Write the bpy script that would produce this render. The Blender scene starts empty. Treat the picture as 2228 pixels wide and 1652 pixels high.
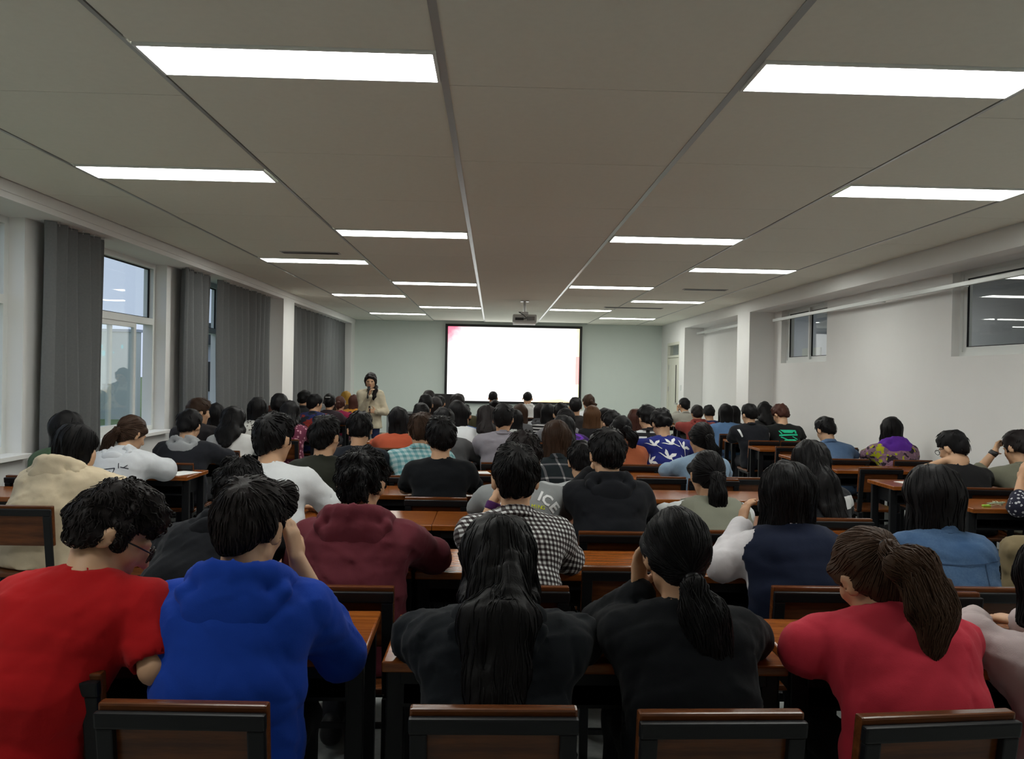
import bpy, bmesh, math, random
import numpy as np
from mathutils import Vector, Matrix
from mathutils.bvhtree import BVHTree
random.seed(7); RNG = np.random.default_rng(7)
SC = bpy.context.scene
COL = SC.collection
PI = math.pi
R_ = math.radians

# ------------------------------------------------------------------ camera, world, exposure
CAMZ = 1.56
cam = bpy.data.cameras.new('camera'); co = bpy.data.objects.new('camera', cam); COL.objects.link(co)
cam.sensor_width = 36.0; cam.lens = 1700 / 2228 * 36; cam.clip_start = 0.02; cam.clip_end = 400
yc = Vector((-41 / 1700, 11 / 1700, -1)).normalized()
xc = Vector((1, -0.0195, 0)); xc = (xc - yc * xc.dot(yc)).normalized()
zc = xc.cross(yc)
m3 = Matrix((xc, yc, zc))
co.matrix_world = Matrix.Translation((0, 0, CAMZ)) @ m3.to_4x4()
SC.camera = co
SC.view_settings.view_transform = 'Standard'
SC.view_settings.look = 'None'
SC.view_settings.exposure = 1.5
SC.view_settings.gamma = 1.0
SC.view_settings.use_curve_mapping = False
w = bpy.data.worlds.new('sky'); SC.world = w; w.use_nodes = True
bg = w.node_tree.nodes['Background']
bg.inputs[0].default_value = (0.70, 0.80, 1.0, 1); bg.inputs[1].default_value = 0.33
LAMP = 7.6          # radiance of the ceiling panels
SCREEN = 0.5       # radiance of the projected picture

# ------------------------------------------------------------------ materials
MATS = {}
def new_mat(name):
    m = bpy.data.materials.new(name); m.use_nodes = True
    nt = m.node_tree
    return m, nt, nt.nodes['Principled BSDF']
def tex_coord(nt, scale=(1, 1, 1)):
    tc = nt.nodes.new('ShaderNodeTexCoord'); mp = nt.nodes.new('ShaderNodeMapping')
    mp.inputs['Scale'].default_value = scale
    nt.links.new(tc.outputs['Object'], mp.inputs['Vector'])
    return mp.outputs['Vector']
def bump(nt, p, h, strength=0.2, dist=0.01):
    b = nt.nodes.new('ShaderNodeBump'); b.inputs['Strength'].default_value = strength; b.inputs['Distance'].default_value = dist
    nt.links.new(h, b.inputs['Height']); nt.links.new(b.outputs['Normal'], p.inputs['Normal'])
def noise(nt, vec, scale, detail=4, rough=0.55):
    n = nt.nodes.new('ShaderNodeTexNoise'); n.inputs['Scale'].default_value = scale
    n.inputs['Detail'].default_value = detail; n.inputs['Roughness'].default_value = rough
    nt.links.new(vec, n.inputs['Vector']); return n.outputs['Fac']
def mix(nt, fac, a, b):
    x = nt.nodes.new('ShaderNodeMix'); x.data_type = 'RGBA'
    for i, v in ((0, fac), (6, a), (7, b)):
        if hasattr(v, 'node'): nt.links.new(v, x.inputs[i])
        else: x.inputs[i].default_value = v if i == 0 else (*v, 1)
    return x.outputs[2]
def math_n(nt, op, a, b=0.0, c=None):
    x = nt.nodes.new('ShaderNodeMath'); x.operation = op
    for i, v in enumerate((a, b) if c is None else (a, b, c)):
        if hasattr(v, 'node'): nt.links.new(v, x.inputs[i])
        else: x.inputs[i].default_value = v
    return x.outputs[0]
def sep(nt, vec):
    s = nt.nodes.new('ShaderNodeSeparateXYZ'); nt.links.new(vec, s.inputs[0]); return s.outputs
def ramp(nt, fac, lo, hi):
    r = nt.nodes.new('ShaderNodeMapRange'); r.inputs[1].default_value = lo; r.inputs[2].default_value = hi
    nt.links.new(fac, r.inputs[0]); return r.outputs[0]

def plain(name, col, rough=0.6, spec=0.3, metal=0.0, var=0.06, nscale=8, bmp=0.0, bscale=60):
    if name in MATS: return MATS[name]
    m, nt, p = new_mat(name)
    v = tex_coord(nt)
    n = noise(nt, v, nscale)
    c2 = tuple(min(1, c * (1 + 2.5 * var)) for c in col); c1 = tuple(c * (1 - 2.5 * var) for c in col)
    nt.links.new(mix(nt, n, c1, c2), p.inputs['Base Color'])
    p.inputs['Roughness'].default_value = rough; p.inputs['Metallic'].default_value = metal
    p.inputs['Specular IOR Level'].default_value = spec
    if bmp: bump(nt, p, noise(nt, v, bscale, 3), bmp, 0.004)
    MATS[name] = m; return m
def wood(name, dark, light, rough=0.22, axis=0):
    if name in MATS: return MATS[name]
    m, nt, p = new_mat(name)
    sc = [14, 14, 14]; sc[axis] = 1.2
    v = tex_coord(nt, sc)
    n = noise(nt, v, 3.0, 6, 0.6)
    n2 = noise(nt, v, 18.0, 3, 0.6)
    f = math_n(nt, 'ADD', math_n(nt, 'MULTIPLY', n, 0.75), math_n(nt, 'MULTIPLY', n2, 0.25))
    nt.links.new(mix(nt, ramp(nt, f, 0.35, 0.65), dark, light), p.inputs['Base Color'])
    p.inputs['Roughness'].default_value = rough; p.inputs['Specular IOR Level'].default_value = 0.38
    bump(nt, p, n2, 0.05, 0.002)
    MATS[name] = m; return m
def emit(name, col, s):
    if name in MATS: return MATS[name]
    m, nt, p = new_mat(name)
    p.inputs['Base Color'].default_value = (0.9, 0.9, 0.9, 1)
    p.inputs['Emission Color'].default_value = (*col, 1); p.inputs['Emission Strength'].default_value = s
    MATS[name] = m; return m
def glass(name, tint=(0.93, 0.96, 0.96)):
    if name in MATS: return MATS[name]
    m = bpy.data.materials.new(name); m.use_nodes = True; nt = m.node_tree
    nt.nodes.remove(nt.nodes['Principled BSDF']); out = nt.nodes['Material Output']
    t = nt.nodes.new('ShaderNodeBsdfTransparent'); t.inputs[0].default_value = (*tint, 1)
    g = nt.nodes.new('ShaderNodeBsdfGlossy'); g.inputs['Roughness'].default_value = 0.01
    lw = nt.nodes.new('ShaderNodeLayerWeight'); lw.inputs[0].default_value = 0.5
    fr = math_n(nt, 'ADD', math_n(nt, 'MULTIPLY', math_n(nt, 'POWER', lw.outputs['Facing'], 5.0), 0.90), 0.045)
    x = nt.nodes.new('ShaderNodeMixShader')
    nt.links.new(fr, x.inputs[0]); nt.links.new(t.outputs[0], x.inputs[1]); nt.links.new(g.outputs[0], x.inputs[2])
    nt.links.new(x.outputs[0], out.inputs[0])
    MATS[name] = m; return m

def fabric(key, col, pattern=None, col2=(0.8, 0.8, 0.8), col3=(0.4, 0.4, 0.4), scale=1.0, rough=0.9):
    """woven cloth: base colour or a printed pattern in the garment's own coordinates"""
    name = 'cloth_' + key
    if name in MATS: return MATS[name]
    m, nt, p = new_mat(name)
    v = tex_coord(nt)
    n = noise(nt, v, 9, 4)
    base = mix(nt, n, tuple(c * 0.86 for c in col), tuple(min(1, c * 1.14) for c in col))
    s = sep(nt, v)
    if pattern in ('gingham', 'plaid', 'window_plaid'):
        fr = {'gingham': 38.0, 'plaid': 26.0, 'window_plaid': 9.0}[pattern] * scale
        wd = 0.5 if pattern != 'window_plaid' else 0.13
        yy = math_n(nt, 'ADD', s[0], math_n(nt, 'MULTIPLY', s[1], 0.6))
        fx = math_n(nt, 'LESS_THAN', math_n(nt, 'FRACT', math_n(nt, 'MULTIPLY', yy, fr)), wd)
        zz = math_n(nt, 'ADD', s[2], math_n(nt, 'MULTIPLY', s[1], 0.5))
        fz = math_n(nt, 'LESS_THAN', math_n(nt, 'FRACT', math_n(nt, 'MULTIPLY', zz, fr)), wd)
        sm = math_n(nt, 'MULTIPLY', math_n(nt, 'ADD', fx, fz), 0.5)
        a = mix(nt, math_n(nt, 'GREATER_THAN', sm, 0.25), base, col3)
        base = mix(nt, math_n(nt, 'GREATER_THAN', sm, 0.75), a, col2)
    elif pattern == 'stripes':
        zz = math_n(nt, 'ADD', s[2], math_n(nt, 'MULTIPLY', s[0], 0.0))
        fz = math_n(nt, 'LESS_THAN', math_n(nt, 'FRACT', math_n(nt, 'MULTIPLY', zz, 36.0 * scale)), 0.42)
        base = mix(nt, fz, base, col2)
    elif pattern == 'bars':
        fz = math_n(nt, 'LESS_THAN', math_n(nt, 'FRACT', math_n(nt, 'MULTIPLY', s[2], 17.0 * scale)), 0.4)
        fx = math_n(nt, 'LESS_THAN', math_n(nt, 'FRACT', math_n(nt, 'MULTIPLY', s[0], 8.0 * scale)), 0.7)
        base = mix(nt, math_n(nt, 'MULTIPLY', fz, fx), base, col2)
    elif pattern == 'floral':
        vo = nt.nodes.new('ShaderNodeTexVoronoi'); vo.inputs['Scale'].default_value = 26 * scale
        nt.links.new(v, vo.inputs['Vector'])
        base = mix(nt, math_n(nt, 'LESS_THAN', vo.outputs['Distance'], 0.30), base, col2)
    elif pattern == 'camo':
        n1 = noise(nt, v, 11 * scale, 2); n2 = noise(nt, v, 17 * scale, 2); n3 = noise(nt, v, 14.3 * scale, 2)
        a = mix(nt, math_n(nt, 'GREATER_THAN', n1, 0.53), base, col2)
        a = mix(nt, math_n(nt, 'GREATER_THAN', n2, 0.56), a, col3)
        base = mix(nt, math_n(nt, 'GREATER_THAN', n3, 0.60), a, (0.03, 0.02, 0.03))
    elif pattern == 'denim':
        n2 = noise(nt, v, 140, 3); n3 = noise(nt, v, 7, 3)
        base = mix(nt, math_n(nt, 'MULTIPLY', n2, ramp(nt, n3, 0.3, 0.8)), base, col2)
    nt.links.new(base, p.inputs['Base Color'])
    p.inputs['Roughness'].default_value = rough; p.inputs['Specular IOR Level'].default_value = 0.12
    p.inputs['Sheen Weight'].default_value = 0.05
    h = math_n(nt, 'ADD', math_n(nt, 'MULTIPLY', noise(nt, v, 28, 3), 0.7), math_n(nt, 'MULTIPLY', noise(nt, v, 420, 2), 0.3))
    bump(nt, p, h, 0.25, 0.006)
    MATS[name] = m; return m
def hair_mat(key, col):
    name = 'hair_' + key
    if name in MATS: return MATS[name]
    m, nt, p = new_mat(name)
    v = tex_coord(nt, (220, 220, 26))
    n = noise(nt, v, 1.0, 4, 0.6)
    nt.links.new(mix(nt, n, tuple(c * 0.6 for c in col), tuple(c * 1.5 for c in col)), p.inputs['Base Color'])
    p.inputs['Roughness'].default_value = 0.50; p.inputs['Specular IOR Level'].default_value = 0.12
    bump(nt, p, n, 0.35, 0.004)
    MATS[name] = m; return m
def skin_mat(key, col):
    name = 'skin_' + key
    if name in MATS: return MATS[name]
    m, nt, p = new_mat(name)
    v = tex_coord(nt); n = noise(nt, v, 14, 4)
    nt.links.new(mix(nt, n, tuple(c * 0.88 for c in col), tuple(c * 1.1 for c in col)), p.inputs['Base Color'])
    p.inputs['Roughness'].default_value = 0.52; p.inputs['Specular IOR Level'].default_value = 0.35
    p.inputs['Subsurface Weight'].default_value = 0.08; p.inputs['Subsurface Radius'].default_value = (0.012, 0.004, 0.002)
    p.inputs['Subsurface Scale'].default_value = 0.5
    bump(nt, p, noise(nt, v, 300, 2), 0.05, 0.001)
    MATS[name] = m; return m

M_WALL = plain('wall_paint', (0.82, 0.82, 0.80), 0.75, 0.2, var=0.012, nscale=2, bmp=0.03, bscale=160)
M_CEIL = plain('ceiling_board', (0.78, 0.78, 0.69), 0.85, 0.1, var=0.015, nscale=30, bmp=0.06, bscale=240)
M_FLOOR = plain('floor_terrazzo', (0.36, 0.38, 0.37), 0.35, 0.4, var=0.12, nscale=40)
M_PVC = plain('white_pvc', (0.72, 0.74, 0.72), 0.35, 0.4, var=0.01)
M_TRACK = plain('ceiling_track', (0.42, 0.43, 0.42), 0.28, 0.5, 0.5, var=0.01)
M_BLACK = plain('black_steel', (0.006, 0.0065, 0.008), 0.42, 0.28, var=0.05)
M_DESK = wood('desk_wood', (0.165, 0.043, 0.007), (0.33, 0.098, 0.017), 0.2, 0)
M_SEATW = wood('chair_wood', (0.070, 0.020, 0.006), (0.15, 0.048, 0.014), 0.24, 0)
M_CURT = plain('curtain_cloth', (0.165, 0.172, 0.172), 0.95, 0.05, var=0.05, nscale=60, bmp=0.15, bscale=500)
M_GLASS = glass('window_glass')
M_PAPER = plain('paper', (0.80, 0.81, 0.80), 0.8, 0.1, var=0.01)
M_METAL = plain('brushed_metal', (0.55, 0.55, 0.55), 0.35, 0.5, 0.8, var=0.02)
M_GREYP = plain('grey_plastic', (0.46, 0.47, 0.46), 0.5, 0.3, var=0.02)
M_BLKP = plain('black_plastic', (0.012, 0.012, 0.013), 0.4, 0.4, var=0.02)

# ------------------------------------------------------------------ mesh helpers
def link(o, parent=None):
    COL.objects.link(o)
    if parent is not None: o.parent = parent
    return o
def empty(name, loc=(0, 0, 0), rz=0.0):
    o = bpy.data.objects.new(name, None); o.empty_display_size = 0.1
    o.location = loc; o.rotation_euler = (0, 0, rz); COL.objects.link(o); return o
def tag(o, label=None, cat=None, group=None, kind=None):
    if label: o['label'] = label
    if cat: o['category'] = cat
    if group: o['group'] = group
    if kind: o['kind'] = kind
    return o
class MB:
    def __init__(s): s.v = []; s.f = []
    def box(s, x0, x1, y0, y1, z0, z1):
        n = len(s.v)
        s.v += [(x0, y0, z0), (x1, y0, z0), (x1, y1, z0), (x0, y1, z0), (x0, y0, z1), (x1, y0, z1), (x1, y1, z1), (x0, y1, z1)]
        s.f += [tuple(n + i for i in q) for q in ((0, 3, 2, 1), (4, 5, 6, 7), (0, 1, 5, 4), (1, 2, 6, 5), (2, 3, 7, 6), (3, 0, 4, 7))]
        return s
    def tube(s, pts, r, n=8, r2=None):
        pts = [Vector(p) for p in pts]; base = len(s.v); m = len(pts)
        for i, p in enumerate(pts):
            t = (pts[min(i + 1, m - 1)] - pts[max(i - 1, 0)]).normalized()
            a = t.cross(Vector((0, 0, 1)));
            if a.length < 1e-3: a = t.cross(Vector((1, 0, 0)))
            a.normalize(); b = t.cross(a)
            rr = r if r2 is None else r + (r2 - r) * i / (m - 1)
            for k in range(n):
                an = 2 * PI * k / n
                s.v.append(tuple(p + (a * math.cos(an) + b * math.sin(an)) * rr))
        for i in range(m - 1):
            for k in range(n):
                k2 = (k + 1) % n
                s.f.append((base + i * n + k, base + i * n + k2, base + (i + 1) * n + k2, base + (i + 1) * n + k))
        s.f.append(tuple(base + k for k in range(n))[::-1]); s.f.append(tuple(base + (m - 1) * n + k for k in range(n)))
        return s
    def mesh(s, name, mat, bevel=0.0, seg=2, smooth=False):
        me = bpy.data.meshes.new(name); me.from_pydata(s.v, [], s.f)
        if bevel:
            bm = bmesh.new(); bm.from_mesh(me)
            bmesh.ops.bevel(bm, geom=list(bm.edges), offset=bevel, segments=seg, affect='EDGES', profile=0.6)
            bm.to_mesh(me); bm.free()
        me.materials.append(mat); me.update()
        if smooth:
            for p in me.polygons: p.use_smooth = True
        return me
    def obj(s, name, mat, parent=None, bevel=0.0, seg=2, smooth=False):
        return link(bpy.data.objects.new(name, s.mesh(name, mat, bevel, seg, smooth)), parent)
def part(name, me, parent, loc=(0, 0, 0), rot=(0, 0, 0)):
    o = bpy.data.objects.new(name, me); o.location = loc; o.rotation_euler = rot; return link(o, parent)
def np_mesh(name, V, Q, mat, smooth=True):
    """V (n,3), Q (m,4) or list of such arrays incl. triangles"""
    me = bpy.data.meshes.new(name)
    V = np.asarray(V, np.float32); Q = np.asarray(Q, np.int32)
    me.vertices.add(len(V)); me.vertices.foreach_set('co', V.ravel())
    k = Q.shape[1]
    me.loops.add(Q.size); me.loops.foreach_set('vertex_index', Q.ravel())
    me.polygons.add(len(Q)); me.polygons.foreach_set('loop_start', np.arange(0, Q.size, k, dtype=np.int32))
    me.polygons.foreach_set('use_smooth', np.full(len(Q), smooth))
    me.materials.append(mat); me.update(calc_edges=True)
    return me

# ------------------------------------------------------------------ signed-distance sculpting (organic shapes)
class Field:
    def __init__(s, lo, hi, h):
        s.h = h; s.lo = np.array(lo, float) - 2 * h
        n = np.ceil((np.array(hi, float) + 2 * h - s.lo) / h).astype(int) + 1
        s.ax = [s.lo[i] + h * np.arange(n[i]) for i in range(3)]
        s.F = np.full(n, 1.0, np.float32)
    def sub(s, lo, hi, mg):
        sl = []
        for i in range(3):
            a = int(np.floor((lo[i] - mg - s.lo[i]) / s.h)); b = int(np.ceil((hi[i] + mg - s.lo[i]) / s.h)) + 1
            a = max(a, 0); b = min(b, s.F.shape[i])
            if a >= b: return None
            sl.append(slice(a, b))
        return tuple(sl)
    def grid(s, sl):
        return (s.ax[0][sl[0]][:, None, None], s.ax[1][sl[1]][None, :, None], s.ax[2][sl[2]][None, None, :])
    def put(s, sl, d, k, op):
        a = s.F[sl]
        if op == 'add':
            if k <= 0: s.F[sl] = np.minimum(a, d)
            else:
                h = np.clip(0.5 + 0.5 * (a - d) / k, 0, 1)
                s.F[sl] = a * (1 - h) + d * h - k * h * (1 - h)
        else:                                   # carve
            d = -d
            h = np.clip(0.5 - 0.5 * (a - d) / max(k, 1e-5), 0, 1)
            s.F[sl] = a * (1 - h) + d * h + k * h * (1 - h)
    def rc(s, a, b, ra, rb, k=0.02, sc=(1, 1, 1), R=None, op='add'):
        """tapered capsule a->b; sc stretches its section along the axes of frame R"""
        a = np.array(a, float); b = np.array(b, float); sc = np.array(sc, float)
        mr = max(ra, rb) * sc.max()
        sl = s.sub(np.minimum(a, b) - mr, np.maximum(a, b) + mr, k + 2 * s.h)
        if sl is None: return s
        x, y, z = s.grid(sl)
        if R is None:
            px, py, pz = (x - a[0]) / sc[0], (y - a[1]) / sc[1], (z - a[2]) / sc[2]
            ba = (b - a) / sc
        else:
            R = np.array(R, float)
            dx, dy, dz = x - a[0], y - a[1], z - a[2]
            px = (dx * R[0, 0] + dy * R[1, 0] + dz * R[2, 0]) / sc[0]
            py = (dx * R[0, 1] + dy * R[1, 1] + dz * R[2, 1]) / sc[1]
            pz = (dx * R[0, 2] + dy * R[1, 2] + dz * R[2, 2]) / sc[2]
            ba = (R.T @ (b - a)) / sc
        L = max(float(ba @ ba), 1e-9)
        t = np.clip((px * ba[0] + py * ba[1] + pz * ba[2]) / L, 0, 1)
        d = np.sqrt((px - t * ba[0]) ** 2 + (py - t * ba[1]) ** 2 + (pz - t * ba[2]) ** 2) - (ra + (rb - ra) * t)
        s.put(sl, d, k, op); return s
    def ell(s, c, r, k=0.02, R=None, op='add'):
        c = np.array(c, float); r = np.array(r, float); mr = r.max()
        sl = s.sub(c - mr, c + mr, k + 2 * s.h)
        if sl is None: return s
        x, y, z = s.grid(sl)
        dx, dy, dz = x - c[0], y - c[1], z - c[2]
        if R is not None:
            R = np.array(R, float)
            dx, dy, dz = (dx * R[0, 0] + dy * R[1, 0] + dz * R[2, 0], dx * R[0, 1] + dy * R[1, 1] + dz * R[2, 1], dx * R[0, 2] + dy * R[1, 2] + dz * R[2, 2])
        k0 = np.sqrt((dx / r[0]) ** 2 + (dy / r[1]) ** 2 + (dz / r[2]) ** 2)
        k1 = np.sqrt((dx / r[0] ** 2) ** 2 + (dy / r[1] ** 2) ** 2 + (dz / r[2] ** 2) ** 2) + 1e-9
        s.put(sl, np.where(k0 < 1e-4, -r.min(), k0 * (k0 - 1) / k1), k, op); return s
    def plane(s, p, n, k=0.01):
        """keep the side that n points to"""
        n = np.array(n, float); n /= np.linalg.norm(n); p = np.array(p, float)
        x, y, z = s.grid((slice(None),) * 3)
        d = -((x - p[0]) * n[0] + (y - p[1]) * n[1] + (z - p[2]) * n[2])
        a = s.F; h = np.clip(0.5 - 0.5 * (a - d) / k, 0, 1)
        s.F = (a * (1 - h) + d * h + k * h * (1 - h)).astype(np.float32); return s
    def ripple(s, amp, freq, seed=0, aniso=(1, 1, 1), octaves=2, ridge=False):
        idx = np.nonzero(np.abs(s.F) < 0.03)
        P = np.stack([s.ax[i][idx[i]] * aniso[i] for i in range(3)], 1)
        rg = np.random.default_rng(seed); val = np.zeros(len(P))
        for o in range(octaves):
            f = freq * 1.9 ** o; am = amp / 1.8 ** o
            for j in range(4):
                k = rg.normal(size=3); k *= f / np.linalg.norm(k)
                k2 = rg.normal(size=3); k2 *= f * 0.6 / np.linalg.norm(k2)
                w_ = np.sin(P @ k + 1.4 * np.sin(P @ k2 + rg.uniform(0, 6)) + rg.uniform(0, 6))
                val += am * ((np.exp(-14 * w_ * w_) - 0.3) * (0.8 if j % 2 else -0.8) if ridge else 0.5 * w_)
        s.F[idx] += val.astype(np.float32); return s
    def surf(s):
        F = s.F; ng = F < 0; nx, ny, nz = F.shape
        cnt = np.zeros((nx - 1, ny - 1, nz - 1), np.int8)
        for i in (0, 1):
            for j in (0, 1):
                for k in (0, 1):
                    cnt += ng[i:nx - 1 + i, j:ny - 1 + j, k:nz - 1 + k]
        ci, cj, ck = np.nonzero((cnt > 0) & (cnt < 8))
        idx = np.full(cnt.shape, -1, np.int32); idx[ci, cj, ck] = np.arange(len(ci))
        acc = np.zeros((len(ci), 3)); num = np.zeros(len(ci))
        for ax in range(3):
            o1, o2 = [q for q in range(3) if q != ax]
            for a in (0, 1):
                for b in (0, 1):
                    off = [0, 0, 0]; off[o1] = a; off[o2] = b
                    v0 = F[ci + off[0], cj + off[1], ck + off[2]]
                    off2 = list(off); off2[ax] = 1
                    v1 = F[ci + off2[0], cj + off2[1], ck + off2[2]]
                    cr = (v0 < 0) != (v1 < 0)
                    t = np.where(cr, v0 / np.where(cr, v0 - v1, 1), 0)
                    for q in range(3):
                        acc[:, q] += np.where(cr, (t if q == ax else off[q]), 0)
                    num += cr
        V = np.stack([ci, cj, ck], 1) + acc / num[:, None]
        V = V * s.h + s.lo
        Q = []
        for ax in range(3):
            A = [slice(1, n - 1) for n in (nx, ny, nz)]; A[ax] = slice(0, (nx, ny, nz)[ax] - 1)
            B = list(A); B[ax] = slice(1, (nx, ny, nz)[ax])
            a = ng[tuple(A)]; ch = np.nonzero(a != ng[tuple(B)])
            base = [ch[0] + A[0].start, ch[1] + A[1].start, ch[2] + A[2].start]
            o1, o2 = (ax + 1) % 3, (ax + 2) % 3
            def cell(d1, d2):
                c = list(base); c[o1] = c[o1] + d1; c[o2] = c[o2] + d2
                return idx[c[0], c[1], c[2]]
            q = np.stack([cell(-1, -1), cell(0, -1), cell(0, 0), cell(-1, 0)], 1)
            fl = a[ch]
            q[~fl] = q[~fl][:, ::-1]
            Q.append(q)
        return V, np.concatenate(Q)

# ------------------------------------------------------------------ the room
CEIL = 2.81; XLB = -3.32; XL = -3.60; XRB = 4.05; XR = 4.45; YF = 18.75; Y0 = -2.6
def struct(name, mb, mat, parent=None, bevel=0.0):
    o = mb.obj(name, mat, parent, bevel)
    if parent is None: o['kind'] = 'structure'
    return o
struct('floor', MB().box(-3.9, 4.7, Y0, YF + 0.2, -0.12, 0), M_FLOOR)
WL = [(2.9, 6.07), (6.92, 8.67), (9.25, 12.1), (13.4, 17.9)]      # window openings of the left wall (y0, y1)
SILL = 0.88; HEAD = 2.69
def wall_with_holes(name, xa, xb, holes, z0, z1, zmax, y0, y1):
    m = MB(); y = y0
    m.box(xa, xb, y0, y1, 0, z0); m.box(xa, xb, y0, y1, z1, zmax)
    for a, b in holes:
        m.box(xa, xb, y, a, z0, z1); y = b
    m.box(xa, xb, y, y1, z0, z1)
    return struct(name, m, M_WALL)
wall_with_holes('wall_left', XL - 0.25, XL, WL, SILL, HEAD, 3.0, Y0, YF)
WR = [(4.7, 7.5), (10.35, 12.0)]
RS = 1.82; RH = 2.66
wall_with_holes('wall_right', XR, XR + 0.2, WR, RS, RH, 3.0, Y0, 16.6)
DY0, DY1, DZ = 16.96, 18.12, 2.36
m = MB(); m.box(XRB, XR + 0.2, 16.5, DY0, 0, 3.0); m.box(XRB, XR + 0.2, DY1, YF, 0, 3.0); m.box(XRB, XR + 0.2, DY0, DY1, DZ, 3.0)
struct('wall_right_end', m, M_WALL)
struct('wall_front', MB().box(-3.9, 4.7, YF, YF + 0.2, 0, 3.0), plain('front_wall_paint', (0.70, 0.77, 0.73), 0.75, 0.2, var=0.012, nscale=2))  # cool green cast of the screen light is put into this wall's colour
struct('wall_back', MB().box(-3.9, 4.7, Y0 - 0.2, Y0, 0, 3.0), M_WALL)
# downstand beams and columns
m = MB(); m.box(XL, XLB, Y0, YF, 2.69, 3.0); m.box(XLB, XLB + 0.012, Y0, YF, 2.735, CEIL)
struct('trim_1', m, M_WALL)
struct('trim_2', MB().box(XRB, XR, Y0, 16.5, 2.63, 3.0), M_WALL)
struct('trim_3', MB().box(XL, XLB, 12.40, 13.06, 0, 2.69), M_WALL)
struct('trim_4', MB().box(XL, XLB, 18.30, YF, 0, 2.69), M_WALL)
struct('trim_5', MB().box(XRB, XR, 12.30, 12.92, 0, 2.63), M_WALL)
M_BASE = plain('baseboard_tile', (0.20, 0.21, 0.21), 0.35, 0.4, var=0.05)
struct('baseboard_left', MB().box(XL, XL + 0.012, Y0, 12.4, 0, 0.12), M_BASE)
struct('baseboard_right', MB().box(XR - 0.012, XR, Y0, 12.3, 0, 0.12), M_BASE)
struct('baseboard_front', MB().box(XLB, XRB, YF - 0.012, YF, 0, 0.12), M_BASE)

# ceiling: slab, boards laid in lanes, metal tracks between the lanes
ceil = struct('ceiling', MB().box(-3.9, 4.7, Y0 - 0.2, YF + 0.2, CEIL + 0.03, 3.05), M_CEIL)
LX = [XLB + 0.012, -2.64, -1.43, -0.23, 1.02, 2.22, 3.43, XRB]
PITCH = 3.835; PD = 0.31
IN_Y = [3.35 - PD + PITCH * k for k in range(4)]; OUT_Y = [5.21 - PD + PITCH * k for k in range(4)]
LIGHT_LANES = {1: OUT_Y, 2: IN_Y, 4: IN_Y, 5: OUT_Y}
for li in range(7):
    xa, xb = LX[li] + 0.014, LX[li + 1] - 0.014
    ys = LIGHT_LANES.get(li)
    cuts = []
    if ys:
        yy = [ys[0] - PITCH, *ys, ys[-1] + PITCH]
        for k in range(len(yy) - 1):
            a, b = yy[k] + (PD if (0 < k < 5) else 0), yy[k + 1]
            for j in range(3): cuts.append((a + (b - a) * j / 3, a + (b - a) * (j + 1) / 3))
        if ys is OUT_Y: cuts.insert(0, (Y0, cuts[0][0]))
        else: cuts.insert(0, (Y0, cuts[0][0]))
    else:
        y = Y0
        while y < YF: cuts.append((y, min(y + 1.2, YF))); y += 1.2
    for a, b in cuts:
        b = min(b, YF)
        if b - a < 0.02 or a > YF: continue
        me = MB().box(xa, xb, a + 0.0025, b - 0.0025, CEIL, CEIL + 0.02).mesh('ceiling_board', M_CEIL)
        part('ceiling_board', me, ceil)
for i, x in enumerate(LX[1:-1]):
    hw = 0.016 if i in (2, 3) else 0.009
    MB().box(x - hw, x + hw, Y0, YF, CEIL - 0.004, CEIL + 0.025).obj('track', M_TRACK, ceil)
# slot vents
for n, (x, y, wd, lab) in enumerate(((-1.95, 8.3, 0.62, 'dark slot air vent in the ceiling beyond the windows'),
                                (2.95, 10.9, 0.62, 'thin dark slot air vent in the ceiling over the right aisle'),
                                (2.5, 14.0, 1.05, 'long dark ceiling slot vent near the front right lights'))):
    e = tag(empty('ceiling_vent', (x, y, CEIL)), lab, 'vent')
    MB().box(-wd / 2, wd / 2, -0.06, 0.06, -0.008, 0.0).obj('frame', M_GREYP, e)
    for s in (-0.03, 0.03): MB().box(-wd / 2 + 0.02, wd / 2 - 0.02, s - 0.017, s + 0.017, -0.012, -0.008).obj('slot', M_BLKP, e)
# lamps
M_LAMP = emit('lamp_diffuser', (0.985, 1.0, 0.945), LAMP)
ORD = ['nearest', 'second', 'third', 'farthest']
for li, ys in LIGHT_LANES.items():
    xa, xb = LX[li] + 0.018, LX[li + 1] - 0.018
    lane = {1: 'the row by the curtained windows', 2: 'the row left of centre', 4: 'the row right of centre', 5: 'the row by the right wall'}[li]
    fr = MB(); L = xb - xa
    fr.box(0, L, 0, 0.012, -0.012, 0.02); fr.box(0, L, PD - 0.012, PD, -0.012, 0.02)
    fr.box(0, 0.012, 0.012, PD - 0.012, -0.012, 0.02); fr.box(L - 0.012, L, 0.012, PD - 0.012, -0.012, 0.02)
    fme = fr.mesh('lamp_frame', M_PVC); dme = MB().box(0.012, L - 0.012, 0.012, PD - 0.012, -0.006, 0.012).mesh('lamp_diffuser', M_LAMP)
    for k, y in enumerate(ys):
        e = tag(empty('ceiling_light', (xa, y, CEIL)), f'lit rectangular ceiling panel light, {ORD[k]} of the four in {lane}', 'ceiling light', 'ceiling panel lights')
        part('frame', fme, e); part('diffuser', dme, e)

for li in (1, 5):                                    # the pair over the photographer's row, above the frame
    e = tag(empty('ceiling_light', (LX[li] + 0.018, OUT_Y[0] - PITCH, CEIL)), 'lit ceiling panel over the back of the room ' + ('on the window side' if li == 1 else 'on the corridor side'), 'ceiling light', 'ceiling panel lights')
    part('frame', fme, e); part('diffuser', dme, e)
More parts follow.
